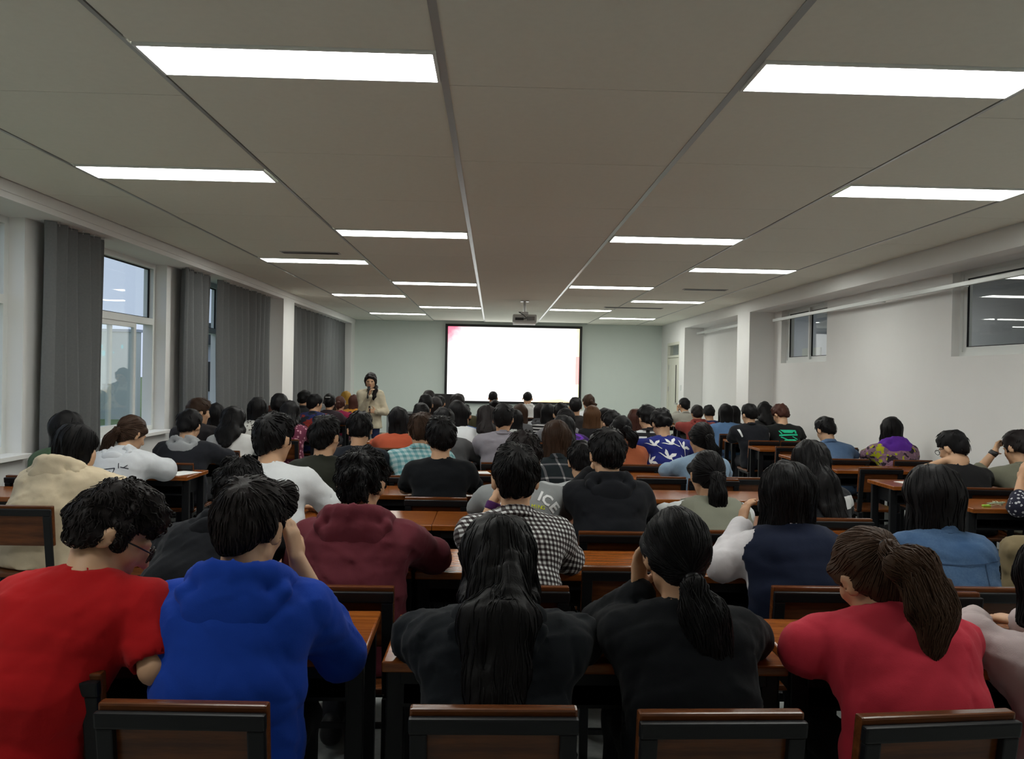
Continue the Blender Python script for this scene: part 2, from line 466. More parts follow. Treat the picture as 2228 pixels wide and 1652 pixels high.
# ------------------------------------------------------------------ windows
def rect_frame(m, x0, x1, ya, yb, za, zb, wd):
    m.box(x0, x1, ya, ya + wd, za, zb); m.box(x0, x1, yb - wd, yb, za, zb)
    m.box(x0, x1, ya + wd, yb - wd, za, za + wd); m.box(x0, x1, ya + wd, yb - wd, zb - wd, zb)
    return m
M_GASK = plain('black_gasket', (0.01, 0.01, 0.012), 0.6, 0.2, var=0.02)
wn = 0
for (a, b) in WL:
    wn += 1
    e = tag(empty(f'window_{wn}', (XL - 0.17, a, SILL)), kind='structure')
    W = b - a; H = HEAD - SILL; T = 2.06 - SILL
    rect_frame(MB(), -0.05, 0.05, 0, W, 0, H, 0.055).obj('frame', M_PVC, e)
    MB().box(-0.05, 0.05, 0.055, W - 0.055, T - 0.035, T + 0.035).obj('transom', M_PVC, e)
    n = max(1, round(W / 1.75))
    for k in range(n):
        ya = 0.055 + (W - 0.11) * k / n; yb = 0.055 + (W - 0.11) * (k + 1) / n
        if k: MB().box(-0.05, 0.05, ya - 0.03, ya + 0.03, 0.055, H - 0.055).obj('mullion', M_PVC, e)
        rect_frame(MB(), -0.008, 0.008, ya + 0.03 * (k > 0), yb - 0.03 * (k < n - 1), T + 0.035, H - 0.055, 0.012).obj('gasket', M_GASK, e)
        MB().box(-0.003, 0.003, ya + 0.03 * (k > 0), yb - 0.03 * (k < n - 1), T + 0.035, H - 0.055).obj('pane', M_GLASS, e)
        mid = (ya + yb) / 2
        for q, (p0, p1, xo) in enumerate(((ya, mid + 0.03, -0.02), (mid - 0.33, yb - 0.36, 0.02))):
            s = rect_frame(MB(), xo - 0.016, xo + 0.016, p0, p1, 0.055, T - 0.035, 0.05).obj('sash', M_PVC, e)
            MB().box(xo - 0.003, xo + 0.003, p0 + 0.05, p1 - 0.05, 0.105, T - 0.085).obj('pane', M_GLASS, s)
    MB().box(0.06, 0.235, -0.03, W + 0.03, -0.03, 0.005).obj('window_sill', M_WALL, e, 0.004)
for (a, b) in WR:
    wn += 1
    e = tag(empty(f'window_{wn}', (XR + 0.12, a, RS)), kind='structure')
    W = b - a; H = RH - RS
    rect_frame(MB(), -0.04, 0.04, 0, W, 0, H, 0.045).obj('frame', M_PVC, e)
    mid = W / 2
    for q, (p0, p1, xo) in enumerate(((0.045, mid + 0.03, 0.015), (mid - 0.03, W - 0.045, -0.015))):
        s = rect_frame(MB(), xo - 0.014, xo + 0.014, p0, p1, 0.045, H - 0.045, 0.045).obj('sash', M_PVC, e)
        MB().box(xo - 0.003, xo + 0.003, p0 + 0.045, p1 - 0.045, 0.09, H - 0.09).obj('pane', M_GLASS, s)
        rect_frame(MB(), xo - 0.008, xo + 0.008, p0 + 0.045, p1 - 0.045, 0.09, H - 0.09, 0.008).obj('gasket', M_GASK, s)
# curtain rails on the right wall
M_RAIL = plain('rail_alloy', (0.62, 0.64, 0.62), 0.35, 0.5, 0.3, var=0.02)
for (ya, yb, z, lab) in ((1.0, 11.95, 2.475, 'bare grey curtain rail along the right wall across both high windows'),
                         (12.95, 16.45, 2.51, 'short bare curtain rail on the recessed wall before the door')):
    e = tag(empty('curtain_rail', (XR, ya, z)), lab, 'curtain rail')
    MB().box(-0.165, -0.135, 0, yb - ya, -0.022, 0.022).obj('rail', M_RAIL, e, 0.004)
    n = int((yb - ya) / 1.6) + 1
    for k in range(n + 1):
        y = 0.03 + (yb - ya - 0.06) * k / n
        MB().box(-0.14, 0, y - 0.012, y + 0.012, -0.006, 0.018).obj('bracket', M_RAIL, e)
# door
d = tag(empty('door_1', (XRB + 0.06, DY0, 0)), kind='structure')
M_DOOR = plain('cream_door', (0.70, 0.70, 0.60), 0.45, 0.3, var=0.02)
DW = DY1 - DY0
mm = MB(); mm.box(-0.06, 0.06, 0, 0.06, 0, DZ); mm.box(-0.06, 0.06, DW - 0.06, DW, 0, DZ); mm.box(-0.06, 0.06, 0.06, DW - 0.06, DZ - 0.06, DZ); mm.box(-0.06, 0.06, 0.06, DW - 0.06, 2.02, 2.07)
mm.obj('frame', M_DOOR, d)
lf = MB().box(-0.035, 0.005, 0.065, DW - 0.065, 0.01, 2.015).obj('leaf', M_DOOR, d, 0.003)
for z in (0.35, 1.25, 1.75): MB().box(-0.05, -0.03, DW - 0.09, DW - 0.062, z, z + 0.11).obj('hinge', M_METAL, lf)
MB().box(-0.05, -0.036, 0.34, 0.352, 0.98, 1.85).obj('vision_strip', M_BLKP, lf)
MB().box(-0.075, -0.036, 0.16, 0.30, 0.98, 1.01).obj('handle', M_METAL, lf)
MB().box(-0.004, 0.004, 0.06, DW - 0.06, 2.07, DZ - 0.06).obj('pane', M_GLASS, d)
tag(MB().box(-0.012, 0, -0.04, 0.04, -0.06, 0.06).obj('light_switch', M_PVC, None, 0.004), 'white light switch plate on the wall by the cream door', 'light switch').location = (XRB, 16.75, 1.35)

# corridor behind the high windows
M_CORR = plain('corridor_paint', (0.60, 0.61, 0.63), 0.8, 0.2, var=0.02, nscale=3)
m = MB(); m.box(7.2, 7.35, 0.5, 21, -0.1, 3.1); m.box(4.65, 7.35, 0.3, 0.5, -0.1, 3.1); m.box(4.65, 7.35, 21, 21.2, -0.1, 3.1)
struct('wall_corridor', m, M_CORR)
struct('ceiling_corridor', MB().box(4.66, 7.35, 0.3, 21.2, 3.05, 3.2), M_CORR)
struct('floor_corridor', MB().box(4.7, 7.35, 0.3, 21.2, -0.12, 0), M_FLOOR)
M_CL = emit('corridor_lamp', (1, 0.98, 0.95), 16.0)  # added fill: unseen lamps that lift the dark corridor behind the high panes
for k, y in enumerate((5.5, 12.0, 18.0)):
    e = tag(empty('corridor_light', (5.9, y, 3.05)), ['square light panel on the corridor ceiling behind the nearer high window', 'square light panel on the corridor ceiling behind the farther high window', 'square light panel at the far end of the corridor ceiling'][k], 'ceiling light', 'corridor lights')
    MB().box(-0.16, 0.16, -0.16, 0.16, -0.03, 0).obj('housing', M_PVC, e); MB().box(-0.14, 0.14, -0.14, 0.14, -0.036, -0.03).obj('diffuser', M_CL, e)
e = tag(empty('door_2', (7.2, 17.0, 0)), kind='structure')
MB().box(-0.03, 0, 0, 1.0, 0, 2.3).obj('leaf', M_DOOR, e); MB().box(-0.04, -0.03, 0.2, 0.8, 1.1, 2.1).obj('panel', M_PVC, e)

# ------------------------------------------------------------------ outside, beyond the windows
M_GRASS = plain('grass', (0.20, 0.26, 0.13), 0.95, 0.05, var=0.15, nscale=3)
g = struct('ground', MB().box(-160, -3.86, -40, 160, -0.6, -0.35), M_GRASS)
M_CONC = plain('pale_render', (0.42, 0.45, 0.50), 0.9, 0.1, var=0.05, nscale=1)
M_DKF = plain('dark_fascia', (0.05, 0.055, 0.06), 0.8, 0.1, var=0.05)
e = tag(empty('low_building', (-10.4, 38, -0.35)), 'low grey building with a dark roof edge beyond the curtain gap', 'building')
MB().box(-2.5, 2.5, -6, 6, 0, 2.9).obj('wall', M_CONC, e); MB().box(-2.8, 2.8, -6.4, 6.4, 2.9, 3.75).obj('roof', M_DKF, e)
for k in range(3): MB().box(-1.9 + 1.5 * k, -1.0 + 1.5 * k, -6.04, -6.0, 1.0, 2.2).obj('window', M_BLKP, e)
e = tag(empty('garden_wall', (-13.75, 29, -0.35)), 'pale rendered garden wall beyond the sliding window', 'wall')  # added wall, put there so the sliding pane looks pale
MB().box(-0.75, 0.75, -0.15, 0.15, 0, 3.2).obj('panel', plain('pale_wall', (0.52, 0.55, 0.52), 0.9, 0.1, var=0.04, nscale=1), e); MB().box(-0.8, 0.8, -0.2, 0.2, 3.2, 3.3).obj('coping', M_CONC, e)
M_LEAF = plain('shrub_leaves', (0.055, 0.095, 0.035), 0.9, 0.1, var=0.3, nscale=9, bmp=0.8, bscale=30)
M_BARK = plain('bark', (0.09, 0.07, 0.05), 0.95, 0.05, var=0.2)
for k, (x, y, r, lab) in enumerate(((-14.9, 29.6, 0.8, 'dark green shrub outside, left of the pale garden wall'), (-16.6, 31.5, 0.9, 'rounded green shrub on the lawn outside the sliding window'))):
    e = tag(empty('shrub', (x, y, -0.35)), lab, 'shrub', 'shrubs on the lawn')
    f = Field((-1.6, -1.6, 0), (1.6, 1.6, 2.6), 0.09)
    for q in range(9): f.ell((random.uniform(-0.5, 0.5), random.uniform(-0.5, 0.5), random.uniform(0.5, 1.5)), (0.6 * r, 0.6 * r, 0.5 * r), 0.1)
    f.ripple(0.12, 9, k, octaves=2)
    V, Q = f.surf(); part('foliage', np_mesh('foliage', V, Q, M_LEAF), e)
    MB().tube([(0, 0, 0), (0.02, 0.01, 0.6)], 0.05).obj('stem', M_BARK, e)

# ------------------------------------------------------------------ curtains
def curtain(y0, y1, pleats, z0, lab, seed, lean=0.0, xc=-3.475):
    rg = random.Random(seed); n = pleats * 10; rows = 14
    V = []; Q = []
    ph = [rg.uniform(-0.5, 0.5) for _ in range(pleats + 2)]
    for side in (0, 1):
        for r in range(rows + 1):
            t = r / rows; z = 2.685 + (z0 - 2.685) * t
            for i in range(n + 1):
                s = i / n; p = s * pleats; k = int(p)
                jit = ph[k] * (1 - (p - k)) + ph[k + 1] * (p - k)
                amp = (0.045 + 0.018 * t) * (0.75 + 0.5 * abs(jit) * 2)
                x = xc + amp * math.sin(2 * PI * p + jit) + 0.010 * math.sin(7 * s + 5 * t + seed)
                y = y0 + (y1 - y0) * (s * (1 - 0.04 * t) + 0.02 * t) + lean * t * (0.3 + s) + 0.012 * math.sin(4 * PI * p + jit * 3)
                V.append((x - (0.006 if side else 0), y, z))
    st = (rows + 1) * (n + 1)
    for r in range(rows):
        for i in range(n):
            a = r * (n + 1) + i; b = a + 1; c = b + n + 1; dd = a + n + 1
            Q.append((a, b, c, dd)); Q.append((st + a, st + dd, st + c, st + b))
    for r in range(rows):
        for i in (0, n):
            a = r * (n + 1) + i; dd = a + n + 1; Q.append((a, dd, st + dd, st + a))
    e = tag(empty('curtain', (0, 0, 0)), lab, 'curtain', 'grey window curtains')
    part('drape', np_mesh('drape', V, Q, M_CURT), e)
    hk = MB().tube([(0, 0, 0), (0, 0, 0.03), (0.012, 0, 0.045), (0.02, 0, 0.035)], 0.003, 5).mesh('hook', M_METAL)
    for k in range(pleats):
        part('hook', hk, e, (xc + 0.05, y0 + (y1 - y0) * (k + 0.5) / pleats, 2.655))
    return e
curtain(6.14, 7.02, 5, 0.45, 'grey floor-length curtain bunched between the two nearest windows', 1, 0.03)
curtain(8.78, 9.58, 4, 0.45, 'narrow brownish-grey curtain beside the strip of bare window', 2)
curtain(9.93, 12.25, 9, 0.45, 'wide pleated grey curtain drawn up to the white column', 3)
curtain(13.25, 18.25, 15, 0.45, 'long pleated grey curtain beyond the white column at the front', 4)

# ------------------------------------------------------------------ front of the room
e = tag(empty('projection_screen', (0.478, YF - 0.06, 1.805)), 'large bright projection screen with a black border on the front wall', 'projection screen')
hw, hh, bw = 1.635, 0.945, 0.06
mm = MB(); mm.box(-hw, hw, -0.03, 0.05, hh - bw, hh); mm.box(-hw, hw, -0.03, 0.05, -hh, -hh + bw); mm.box(-hw, -hw + bw, -0.03, 0.05, -hh + bw, hh - bw); mm.box(hw - bw, hw, -0.03, 0.05, -hh + bw, hh - bw)
mm.obj('border', M_BLKP, e)
MS, nt, p = new_mat('projected_picture'); v = tex_coord(nt); s = sep(nt, v)
nz = noise(nt, v, 3.2, 4, 0.6); nz2 = noise(nt, v, 11, 3, 0.6)
W_, H_ = hw - bw, hh - bw
dl = math_n(nt, 'ADD', math_n(nt, 'ADD', s[0], W_), math_n(nt, 'MULTIPLY', math_n(nt, 'SUBTRACT', H_, s[2]), 0.9))     # distance from the top left corner
f1 = ramp(nt, math_n(nt, 'ADD', dl, math_n(nt, 'MULTIPLY', nz2, 0.5)), 0.92, 0.40)
c = mix(nt, f1, (1.05, 1.05, 1.03), (0.85, 0.10, 0.22))
f2 = ramp(nt, math_n(nt, 'ADD', s[0], math_n(nt, 'MULTIPLY', nz, 0.25)), W_ + 0.02, W_ + 0.10)
c = mix(nt, f2, c, (1.0, 0.86, 0.42))
f3 = math_n(nt, 'MULTIPLY', math_n(nt, 'GREATER_THAN', s[0], W_ - 0.085), math_n(nt, 'MULTIPLY', math_n(nt, 'LESS_THAN', s[2], 0.22), math_n(nt, 'GREATER_THAN', s[2], -0.45)))
c = mix(nt, f3, c, (0.95, 0.28, 0.27))
f4 = math_n(nt, 'MULTIPLY', ramp(nt, math_n(nt, 'SUBTRACT', math_n(nt, 'MULTIPLY', nz, 0.2), s[2]), H_ - 0.02, H_ + 0.06), ramp(nt, s[0], 0.1, 0.7))
c = mix(nt, f4, c, (1.0, 0.68, 0.28))
nt.links.new(c, p.inputs['Emission Color']); p.inputs['Emission Strength'].default_value = SCREEN
p.inputs['Base Color'].default_value = (0.8, 0.8, 0.8, 1); p.inputs['Roughness'].default_value = 0.9
MB().box(-W_, W_, 0.0, 0.02, -H_, H_).obj('picture', MS, e)
M_CY = emit('picture_cyan', (0.35, 0.92, 1.0), 1.0)
for (u, vv, a, b) in ((-1.25, 0.12, 0.045, 0.02), (-1.13, 0.14, 0.05, 0.025), (-0.92, 0.13, 0.03, 0.035), (-0.79, 0.12, 0.022, 0.03), (-1.13, -0.03, 0.035, 0.05), (0.80, 0.24, 0.03, 0.05), (1.28, 0.24, 0.03, 0.05), (1.23, 0.08, 0.045, 0.07), (1.36, 0.09, 0.03, 0.04), (-0.40, -0.02, 0.022, 0.02), (0.17, 0.10, 0.018, 0.02), (1.0, 0.10, 0.025, 0.018)):
    n = 8; V = [(u + a * math.cos(2 * PI * k / n) * (1 if k % 2 else 0.75), 0, vv + b * math.sin(2 * PI * k / n)) for k in range(n)]
    me = bpy.data.meshes.new('blot'); me.from_pydata([(x, y - 0.002, z) for x, y, z in V] + [(x, y, z) for x, y, z in V], [], [tuple(range(n))] + [(k, k + n, (k + 1) % n + n, (k + 1) % n) for k in range(n)]); me.materials.append(M_CY)
    part('blot', me, e)
# projector
e = tag(empty('projector', (0.51, 13.2, CEIL)), 'grey projector hanging from a pole in front of the screen', 'projector')
MB().tube([(0, 0, 0), (0, 0, -0.19)], 0.022, 12).obj('pole', M_METAL, e); MB().box(-0.07, 0.07, -0.07, 0.07, -0.012, 0).obj('ceiling_plate', M_METAL, e)
MB().box(-0.06, 0.06, -0.09, 0.09, -0.235, -0.19).obj('bracket', M_METAL, e, 0.006)
MB().box(-0.20, 0.20, -0.15, 0.15, -0.37, -0.235).obj('body', M_GREYP, e, 0.02, 3)
MB().box(-0.19, 0.19, -0.14, 0.14, -0.395, -0.366).obj('underside', M_PVC, e, 0.01)
for k in range(6): MB().box(0.04 + 0.022 * k, 0.05 + 0.022 * k, -0.154, -0.148, -0.34, -0.27).obj('vent_slot', M_BLKP, e)
MB().box(-0.16, -0.02, -0.154, -0.148, -0.335, -0.29).obj('port_panel', M_BLKP, e)
MB().tube([(0.0, 0.15, -0.30), (0.0, 0.20, -0.30)], 0.045, 16, 0.05).obj('lens', M_BLKP, e)
MB().tube([(-0.03, -0.02, -0.19), (-0.10, -0.15, -0.20), (-0.02, -0.19, -0.25), (0.03, -0.17, -0.30), (-0.04, -0.152, -0.32)], 0.007, 6).obj('cable', M_BLKP, e, smooth=True)
# lectern desk with a monitor
e = tag(empty('lectern', (-1.50, 15.0, 0)), 'grey steel lectern desk standing beside the lecturer at the front', 'lectern')
M_LEC = plain('lectern_steel', (0.27, 0.30, 0.31), 0.45, 0.4, var=0.03)
MB().box(-0.48, 0.72, -0.32, 0.32, 0.03, 0.76).obj('cabinet', M_LEC, e, 0.01); MB().box(-0.52, 0.76, -0.36, 0.36, 0.76, 0.80).obj('top', M_BLKP, e, 0.008)
for k in range(2): MB().box(-0.42 + 0.58 * k, 0.10 + 0.54 * k, -0.335, -0.32, 0.08, 0.70).obj('door', M_LEC, e, 0.004)
MB().box(-0.48, 0.72, -0.30, 0.30, 0, 0.03).obj('plinth', M_BLKP, e)
e = tag(empty('monitor', (-0.92, 15.0, 0.80)), 'black monitor standing on the lectern just below the screen corner', 'monitor')
MB().box(-0.23, 0.23, -0.02, 0.02, 0.08, 0.37).obj('casing', M_BLKP, e, 0.006); MB().box(-0.03, 0.03, -0.012, 0.012, 0.01, 0.09).obj('stand', M_BLKP, e); MB().box(-0.10, 0.10, -0.08, 0.08, 0, 0.012).obj('foot', M_BLKP, e)

# ------------------------------------------------------------------ desks and chairs
DT = 0.76
def desk_meshes():
    D = {}
    D['desk_top'] = MB().box(-0.568, 0.568, 0, 0.43, DT - 0.030, DT).mesh('desk_top', M_DESK, 0.007, 3)
    t = MB(); t.box(-0.52, 0.52, 0.05, 0.41, 0.615, 0.625); t.box(-0.52, 0.52, 0.40, 0.41, 0.625, DT - 0.03); t.box(-0.52, -0.51, 0.05, 0.40, 0.625, DT - 0.03); t.box(0.51, 0.52, 0.05, 0.40, 0.625, DT - 0.03)
    D['book_tray'] = t.mesh('book_tray', M_BLACK)
    D['apron'] = MB().box(-0.52, 0.52, 0.035, 0.05, DT - 0.075, DT - 0.03).mesh('apron', M_BLACK, 0.003)
    D['leg'] = MB().box(-0.026, 0.026, -0.016, 0.016, 0.02, DT - 0.03).mesh('leg', M_BLACK, 0.004)
    D['foot'] = MB().box(-0.028, 0.028, 0.01, 0.43, 0.0, 0.035).mesh('foot', M_BLACK, 0.005)
    D['stretcher'] = MB().box(-0.50, 0.50, 0.32, 0.35, 0.12, 0.16).mesh('stretcher', M_BLACK, 0.003)
    return D
DM = desk_meshes()
def desk(x, y, rz, label):
    e = tag(empty('desk', (x, y, 0), rz), label, 'desk', 'two-seat wooden desks')
    part('desk_top', DM['desk_top'], e); part('book_tray', DM['book_tray'], e); part('apron', DM['apron'], e); part('stretcher', DM['stretcher'], e)
    for sx in (-0.535, 0.535):
        part('foot', DM['foot'], e, (sx, 0, 0))
        for sy in (0.07, 0.36): part('leg', DM['leg'], e, (sx, sy, 0))
    return e
def chair_meshes():
    D = {}
    m = MB(); z0, z1 = 0.605, 0.822; hw = 0.186
    # board, leaning back a little: y falls towards the top
    v = [(-hw, 0.0, z0), (hw, 0.0, z0), (hw, 0.024, z0), (-hw, 0.024, z0), (-hw, -0.03, z1), (hw, -0.03, z1), (hw, 0.0, z1), (-hw, 0.0, z1)]
    m.v += v; m.f += [(0, 3, 2, 1), (4, 5, 6, 7), (0, 1, 5, 4), (1, 2, 6, 5), (2, 3, 7, 6), (3, 0, 4, 7)]
    D['backrest'] = m.mesh('backrest', M_SEATW, 0.006, 2)
    m = MB(); a = 0.020; hw2 = 0.187
    def slant(m, xa, xb, za, zb, t0, t1):
        f = lambda z: -0.03 * (z - z0) / (z1 - z0)
        n = len(m.v)
        m.v += [(xa, f(za) - t1, za), (xb, f(za) - t1, za), (xb, f(za) - t0, za), (xa, f(za) - t0, za), (xa, f(zb) - t1, zb), (xb, f(zb) - t1, zb), (xb, f(zb) - t0, zb), (xa, f(zb) - t0, zb)]
        m.f += [tuple(n + i for i in q) for q in ((0, 3, 2, 1), (4, 5, 6, 7), (0, 1, 5, 4), (1, 2, 6, 5), (2, 3, 7, 6), (3, 0, 4, 7))]
        return m
    D['top_lip'] = slant(MB(), -hw2, hw2, 0.770, 0.808, 0.0, 0.022).mesh('top_lip', M_BLACK, 0.006, 2)
    D['post'] = slant(MB(), -0.019, 0.019, 0.44, 0.770, 0.0, 0.020).mesh('post', M_BLACK, 0.004, 2)
    D['leg'] = MB().box(-0.016, 0.016, -0.016, 0.016, 0, 0.43).mesh('leg', M_BLACK, 0.003)
    D['seat'] = MB().box(-0.19, 0.19, 0.012, 0.40, 0.432, 0.456).mesh('seat', M_SEATW, 0.008, 3)
    D['seat_rail'] = MB().box(-0.012, 0.012, 0.02, 0.38, 0.405, 0.431).mesh('seat_rail', M_BLACK, 0.002)
    D['stretcher'] = MB().box(-0.16, 0.16, -0.01, 0.01, 0.16, 0.18).mesh('stretcher', M_BLACK, 0.002)
    return D
CM = chair_meshes()
CHAIRS = []
def chair(x, y, rz, label):
    """y: the back of the backrest"""
    e = tag(empty('chair', (x, y + 0.022, 0), rz), label, 'chair', 'dark wooden chairs with black steel frames')
    part('backrest', CM['backrest'], e); part('top_lip', CM['top_lip'], e); part('seat', CM['seat'], e)
    for sx in (-0.165, 0.165):
        part('post', CM['post'], e, (sx, 0, 0)); part('seat_rail', CM['seat_rail'], e, (sx, 0, 0))
        part('leg', CM['leg'], e, (sx, 0.0, 0)); part('leg', CM['leg'], e, (sx, 0.36, 0))
    part('stretcher', CM['stretcher'], e, (0, 0.36, 0)); part('stretcher', CM['stretcher'], e, (0, 0.0, 0))
    CHAIRS.append((x, y)); return e

# ------------------------------------------------------------------ people
def rotm(yaw=0, pitch=0, roll=0):
    """head frame -> body frame; yaw turns left, pitch looks down, roll tips to the right shoulder (degrees)"""
    return np.array(Matrix.Rotation(R_(yaw), 3, 'Z') @ Matrix.Rotation(-R_(pitch), 3, 'X') @ Matrix.Rotation(R_(roll), 3, 'Y'))
def unit(v):
    v = np.array(v, float); return v / max(np.linalg.norm(v), 1e-9)
M_DARKP = fabric('dark_trousers', (0.018, 0.019, 0.024)); M_JEAN = fabric('jeans', (0.035, 0.055, 0.11), 'denim', (0.10, 0.14, 0.22))
M_SHOE = plain('shoe_rubber', (0.02, 0.02, 0.022), 0.5, 0.3); M_SHOEW = plain('shoe_white', (0.6, 0.6, 0.6), 0.5, 0.3)
SHOE = {}
def shoe_mesh(mat):
    if mat.name not in SHOE:
        f = Field((-0.06, -0.1, -0.02), (0.06, 0.2, 0.14), 0.012)
        f.rc((0, -0.04, 0.055), (0, 0.13, 0.038), 0.044, 0.036, 0.02).rc((0, -0.035, 0.06), (0, -0.04, 0.11), 0.04, 0.038, 0.02)
        f.plane((0, 0, 0.003), (0, 0, 1))
        V, Q = f.surf(); SHOE[mat.name] = np_mesh('shoe', V, Q, mat)
    return SHOE[mat.name]

def hand_prims(f, w, fd, pn, thumb, curl=0.5, k=0.006, sc=1.0):
    """palm, four fingers of unequal length and a thumb; fd finger direction, pn the side they curl to"""
    fd = unit(fd); pn = np.array(pn, float); pn = unit(pn - fd * (pn @ fd)); sd = np.cross(fd, pn) * thumb
    w = np.array(w, float)
    R = np.stack([sd, pn, fd], 1)
    f.rc(w + fd * 0.02 * sc, w + fd * 0.078 * sc, 0.021 * sc, 0.021 * sc, 0.012, (1.75, 0.72, 1), R)
    for i, (o, L) in enumerate(((1.45, 0.066), (0.5, 0.075), (-0.5, 0.070), (-1.4, 0.053))):
        p = w + fd * (0.084 - 0.004 * abs(o)) * sc + sd * 0.0185 * o * sc; d = fd; L *= sc
        for j, (fr_, an) in enumerate(((0.44, 0.25), (0.32, 0.75), (0.26, 0.55))):
            a = an * curl * 1.5
            d = unit(d * math.cos(a) + pn * math.sin(a)) if j == 0 else unit(np.array(d) + pn * math.tan(min(a, 1.2)) if j == 1 else d + pn * a)
            q = p + d * L * fr_; f.rc(p, q, 0.0088 * sc, 0.008 * sc, k); p = q
    p = w + fd * 0.03 * sc + sd * 0.03 * sc
    q = p + unit(fd * 0.7 + sd * 0.75 + pn * 0.35) * 0.038 * sc
    r = q + unit(fd * 0.95 + sd * 0.2 + pn * 0.5) * 0.03 * sc
    f.rc(p, q, 0.0125 * sc, 0.0105 * sc, 0.01); f.rc(q, r, 0.0105 * sc, 0.0085 * sc, 0.005)

def strands(V, Q, flow, n, length, rad, lift, seed, R=None, c=None, wave=0.0):
    """loose locks lying on a hair surface: thin three-sided tapering tubes"""
    rg = np.random.default_rng(seed)
    bvh = BVHTree.FromPolygons([tuple(v) for v in V], [tuple(q) for q in Q])
    ids = rg.choice(len(V), size=min(n, len(V)), replace=False)
    SV = []; SF = []
    for i in ids:
        p = Vector(V[i]); L = length * rg.uniform(0.6, 1.3); st = 5
        loc, nor, _, _ = bvh.find_nearest(p)
        if nor is None: continue
        pts = [p - nor * 0.003]
        ph = rg.uniform(0, 6)
        for j in range(st):
            dr = Vector(flow(np.array(p), rg))
            dr = dr - nor * dr.dot(nor)
            if dr.length < 1e-5: break
            dr.normalize()
            if wave:
                sd = dr.cross(nor); dr = (dr + sd * wave * math.sin(ph + j * 1.9)).normalized()
            p = p + dr * (L / st)
            loc, n2, _, ds = bvh.find_nearest(p)
            if n2 is None: break
            if ds > 0.02: break
            nor = n2; p = loc
            pts.append(p + nor * (lift * (0.4 + (j + 1) / st)))
        m = len(pts)
        if m < 3: continue
        b = len(SV)
        for j, q in enumerate(pts):
            t = (pts[min(j + 1, m - 1)] - pts[max(j - 1, 0)])
            if t.length < 1e-6: t = Vector((0, 0, 1))
            t.normalize(); a = t.cross(nor)
            if a.length < 1e-4: a = t.cross(Vector((1, 0.3, 0)))
            a.normalize(); bb = t.cross(a)
            r = rad * (1.0 if j < m - 2 else (0.75 if j == m - 2 else 0.15))
            for k in range(3):
                an = 2 * PI * k / 3; SV.append(tuple(q + (a * math.cos(an) * 1.6 + bb * math.sin(an) * 0.8) * r))
        for j in range(m - 1):
            for k in range(3):
                k2 = (k + 1) % 3; SF.append((b + j * 3 + k, b + j * 3 + k2, b + (j + 1) * 3 + k2, b + (j + 1) * 3 + k))
    if not SV: return V, Q
    return np.concatenate([V, np.array(SV)]), np.concatenate([Q, np.array(SF, dtype=np.int32) + len(V)])

def decal(me_src, polys, mat, parent, name, to3, ray, eps=0.0025):
    """lay flat print (2-D triangles or polygons) on a garment: to3 maps 2-D to a ray start, ray its direction"""
    bvh = BVHTree.FromPolygons([v.co[:] for v in me_src.vertices], [p.vertices[:] for p in me_src.polygons])
    bm = bmesh.new()
    for poly in polys:
        try: bm.faces.new([bm.verts.new((x, y, 0)) for x, y in poly])
        except ValueError: pass
    bmesh.ops.triangulate(bm, faces=list(bm.faces))
    for _ in range(3):
        lg = [e for e in bm.edges if e.calc_length() > 0.022]
        if not lg: break
        bmesh.ops.subdivide_edges(bm, edges=lg, cuts=1); bmesh.ops.triangulate(bm, faces=[f for f in bm.faces if len(f.verts) > 3])
    ray = Vector(ray); bad = []
    for v in bm.verts:
        o = Vector(to3(v.co.x, v.co.y)); hit, nor, _, _ = bvh.ray_cast(o, ray)
        if hit is None: bad.append(v)
        else: v.co = hit - ray.normalized() * eps
    bmesh.ops.delete(bm, geom=bad, context='VERTS')
    if not bm.faces: bm.free(); return None
    r = bmesh.ops.extrude_face_region(bm, geom=list(bm.faces))
    bmesh.ops.translate(bm, verts=[g for g in r['geom'] if isinstance(g, bmesh.types.BMVert)], vec=-ray.normalized() * 0.0008)
    me = bpy.data.meshes.new(name); bm.to_mesh(me); bm.free(); me.materials.append(mat)
    return part(name, me, parent)
def text_polys(txt, size, cx, cy, rot=0.0, bold=False):
    cu = bpy.data.curves.new('lettering', 'FONT'); cu.body = txt; cu.size = size; cu.align_x = 'CENTER'; cu.align_y = 'CENTER'
    cu.resolution_u = 2
    if bold: cu.offset = 0.035 * size
    ob = bpy.data.objects.new('lettering', cu); COL.objects.link(ob)
    dg = bpy.context.evaluated_depsgraph_get(); me = bpy.data.meshes.new_from_object(ob.evaluated_get(dg))
    out = []; c, s = math.cos(rot), math.sin(rot)
    for p in me.polygons:
        out.append([(cx + c * me.vertices[i].co.x - s * me.vertices[i].co.y, cy + s * me.vertices[i].co.x + c * me.vertices[i].co.y) for i in p.vertices])
    bpy.data.objects.remove(ob); bpy.data.curves.remove(cu); bpy.data.meshes.remove(me)
    return out

HAIRC = {'black': (0.0075, 0.007, 0.0075), 'soft': (0.015, 0.012, 0.012), 'brown': (0.040, 0.022, 0.014), 'light': (0.085, 0.042, 0.020), 'chestnut': (0.050, 0.026, 0.015), 'auburn': (0.060, 0.024, 0.018), 'ochre': (0.30, 0.17, 0.03)}
SKINC = {'a': (0.48, 0.27, 0.155), 'b': (0.55, 0.33, 0.20), 'c': (0.40, 0.215, 0.12)}
NMAP = {'tee': 't_shirt', 'hoodie': 'hoodie', 'jacket': 'jacket', 'sweater': 'sweater', 'shirt': 'shirt', 'coat': 'coat', 'vest': 'shirt'}

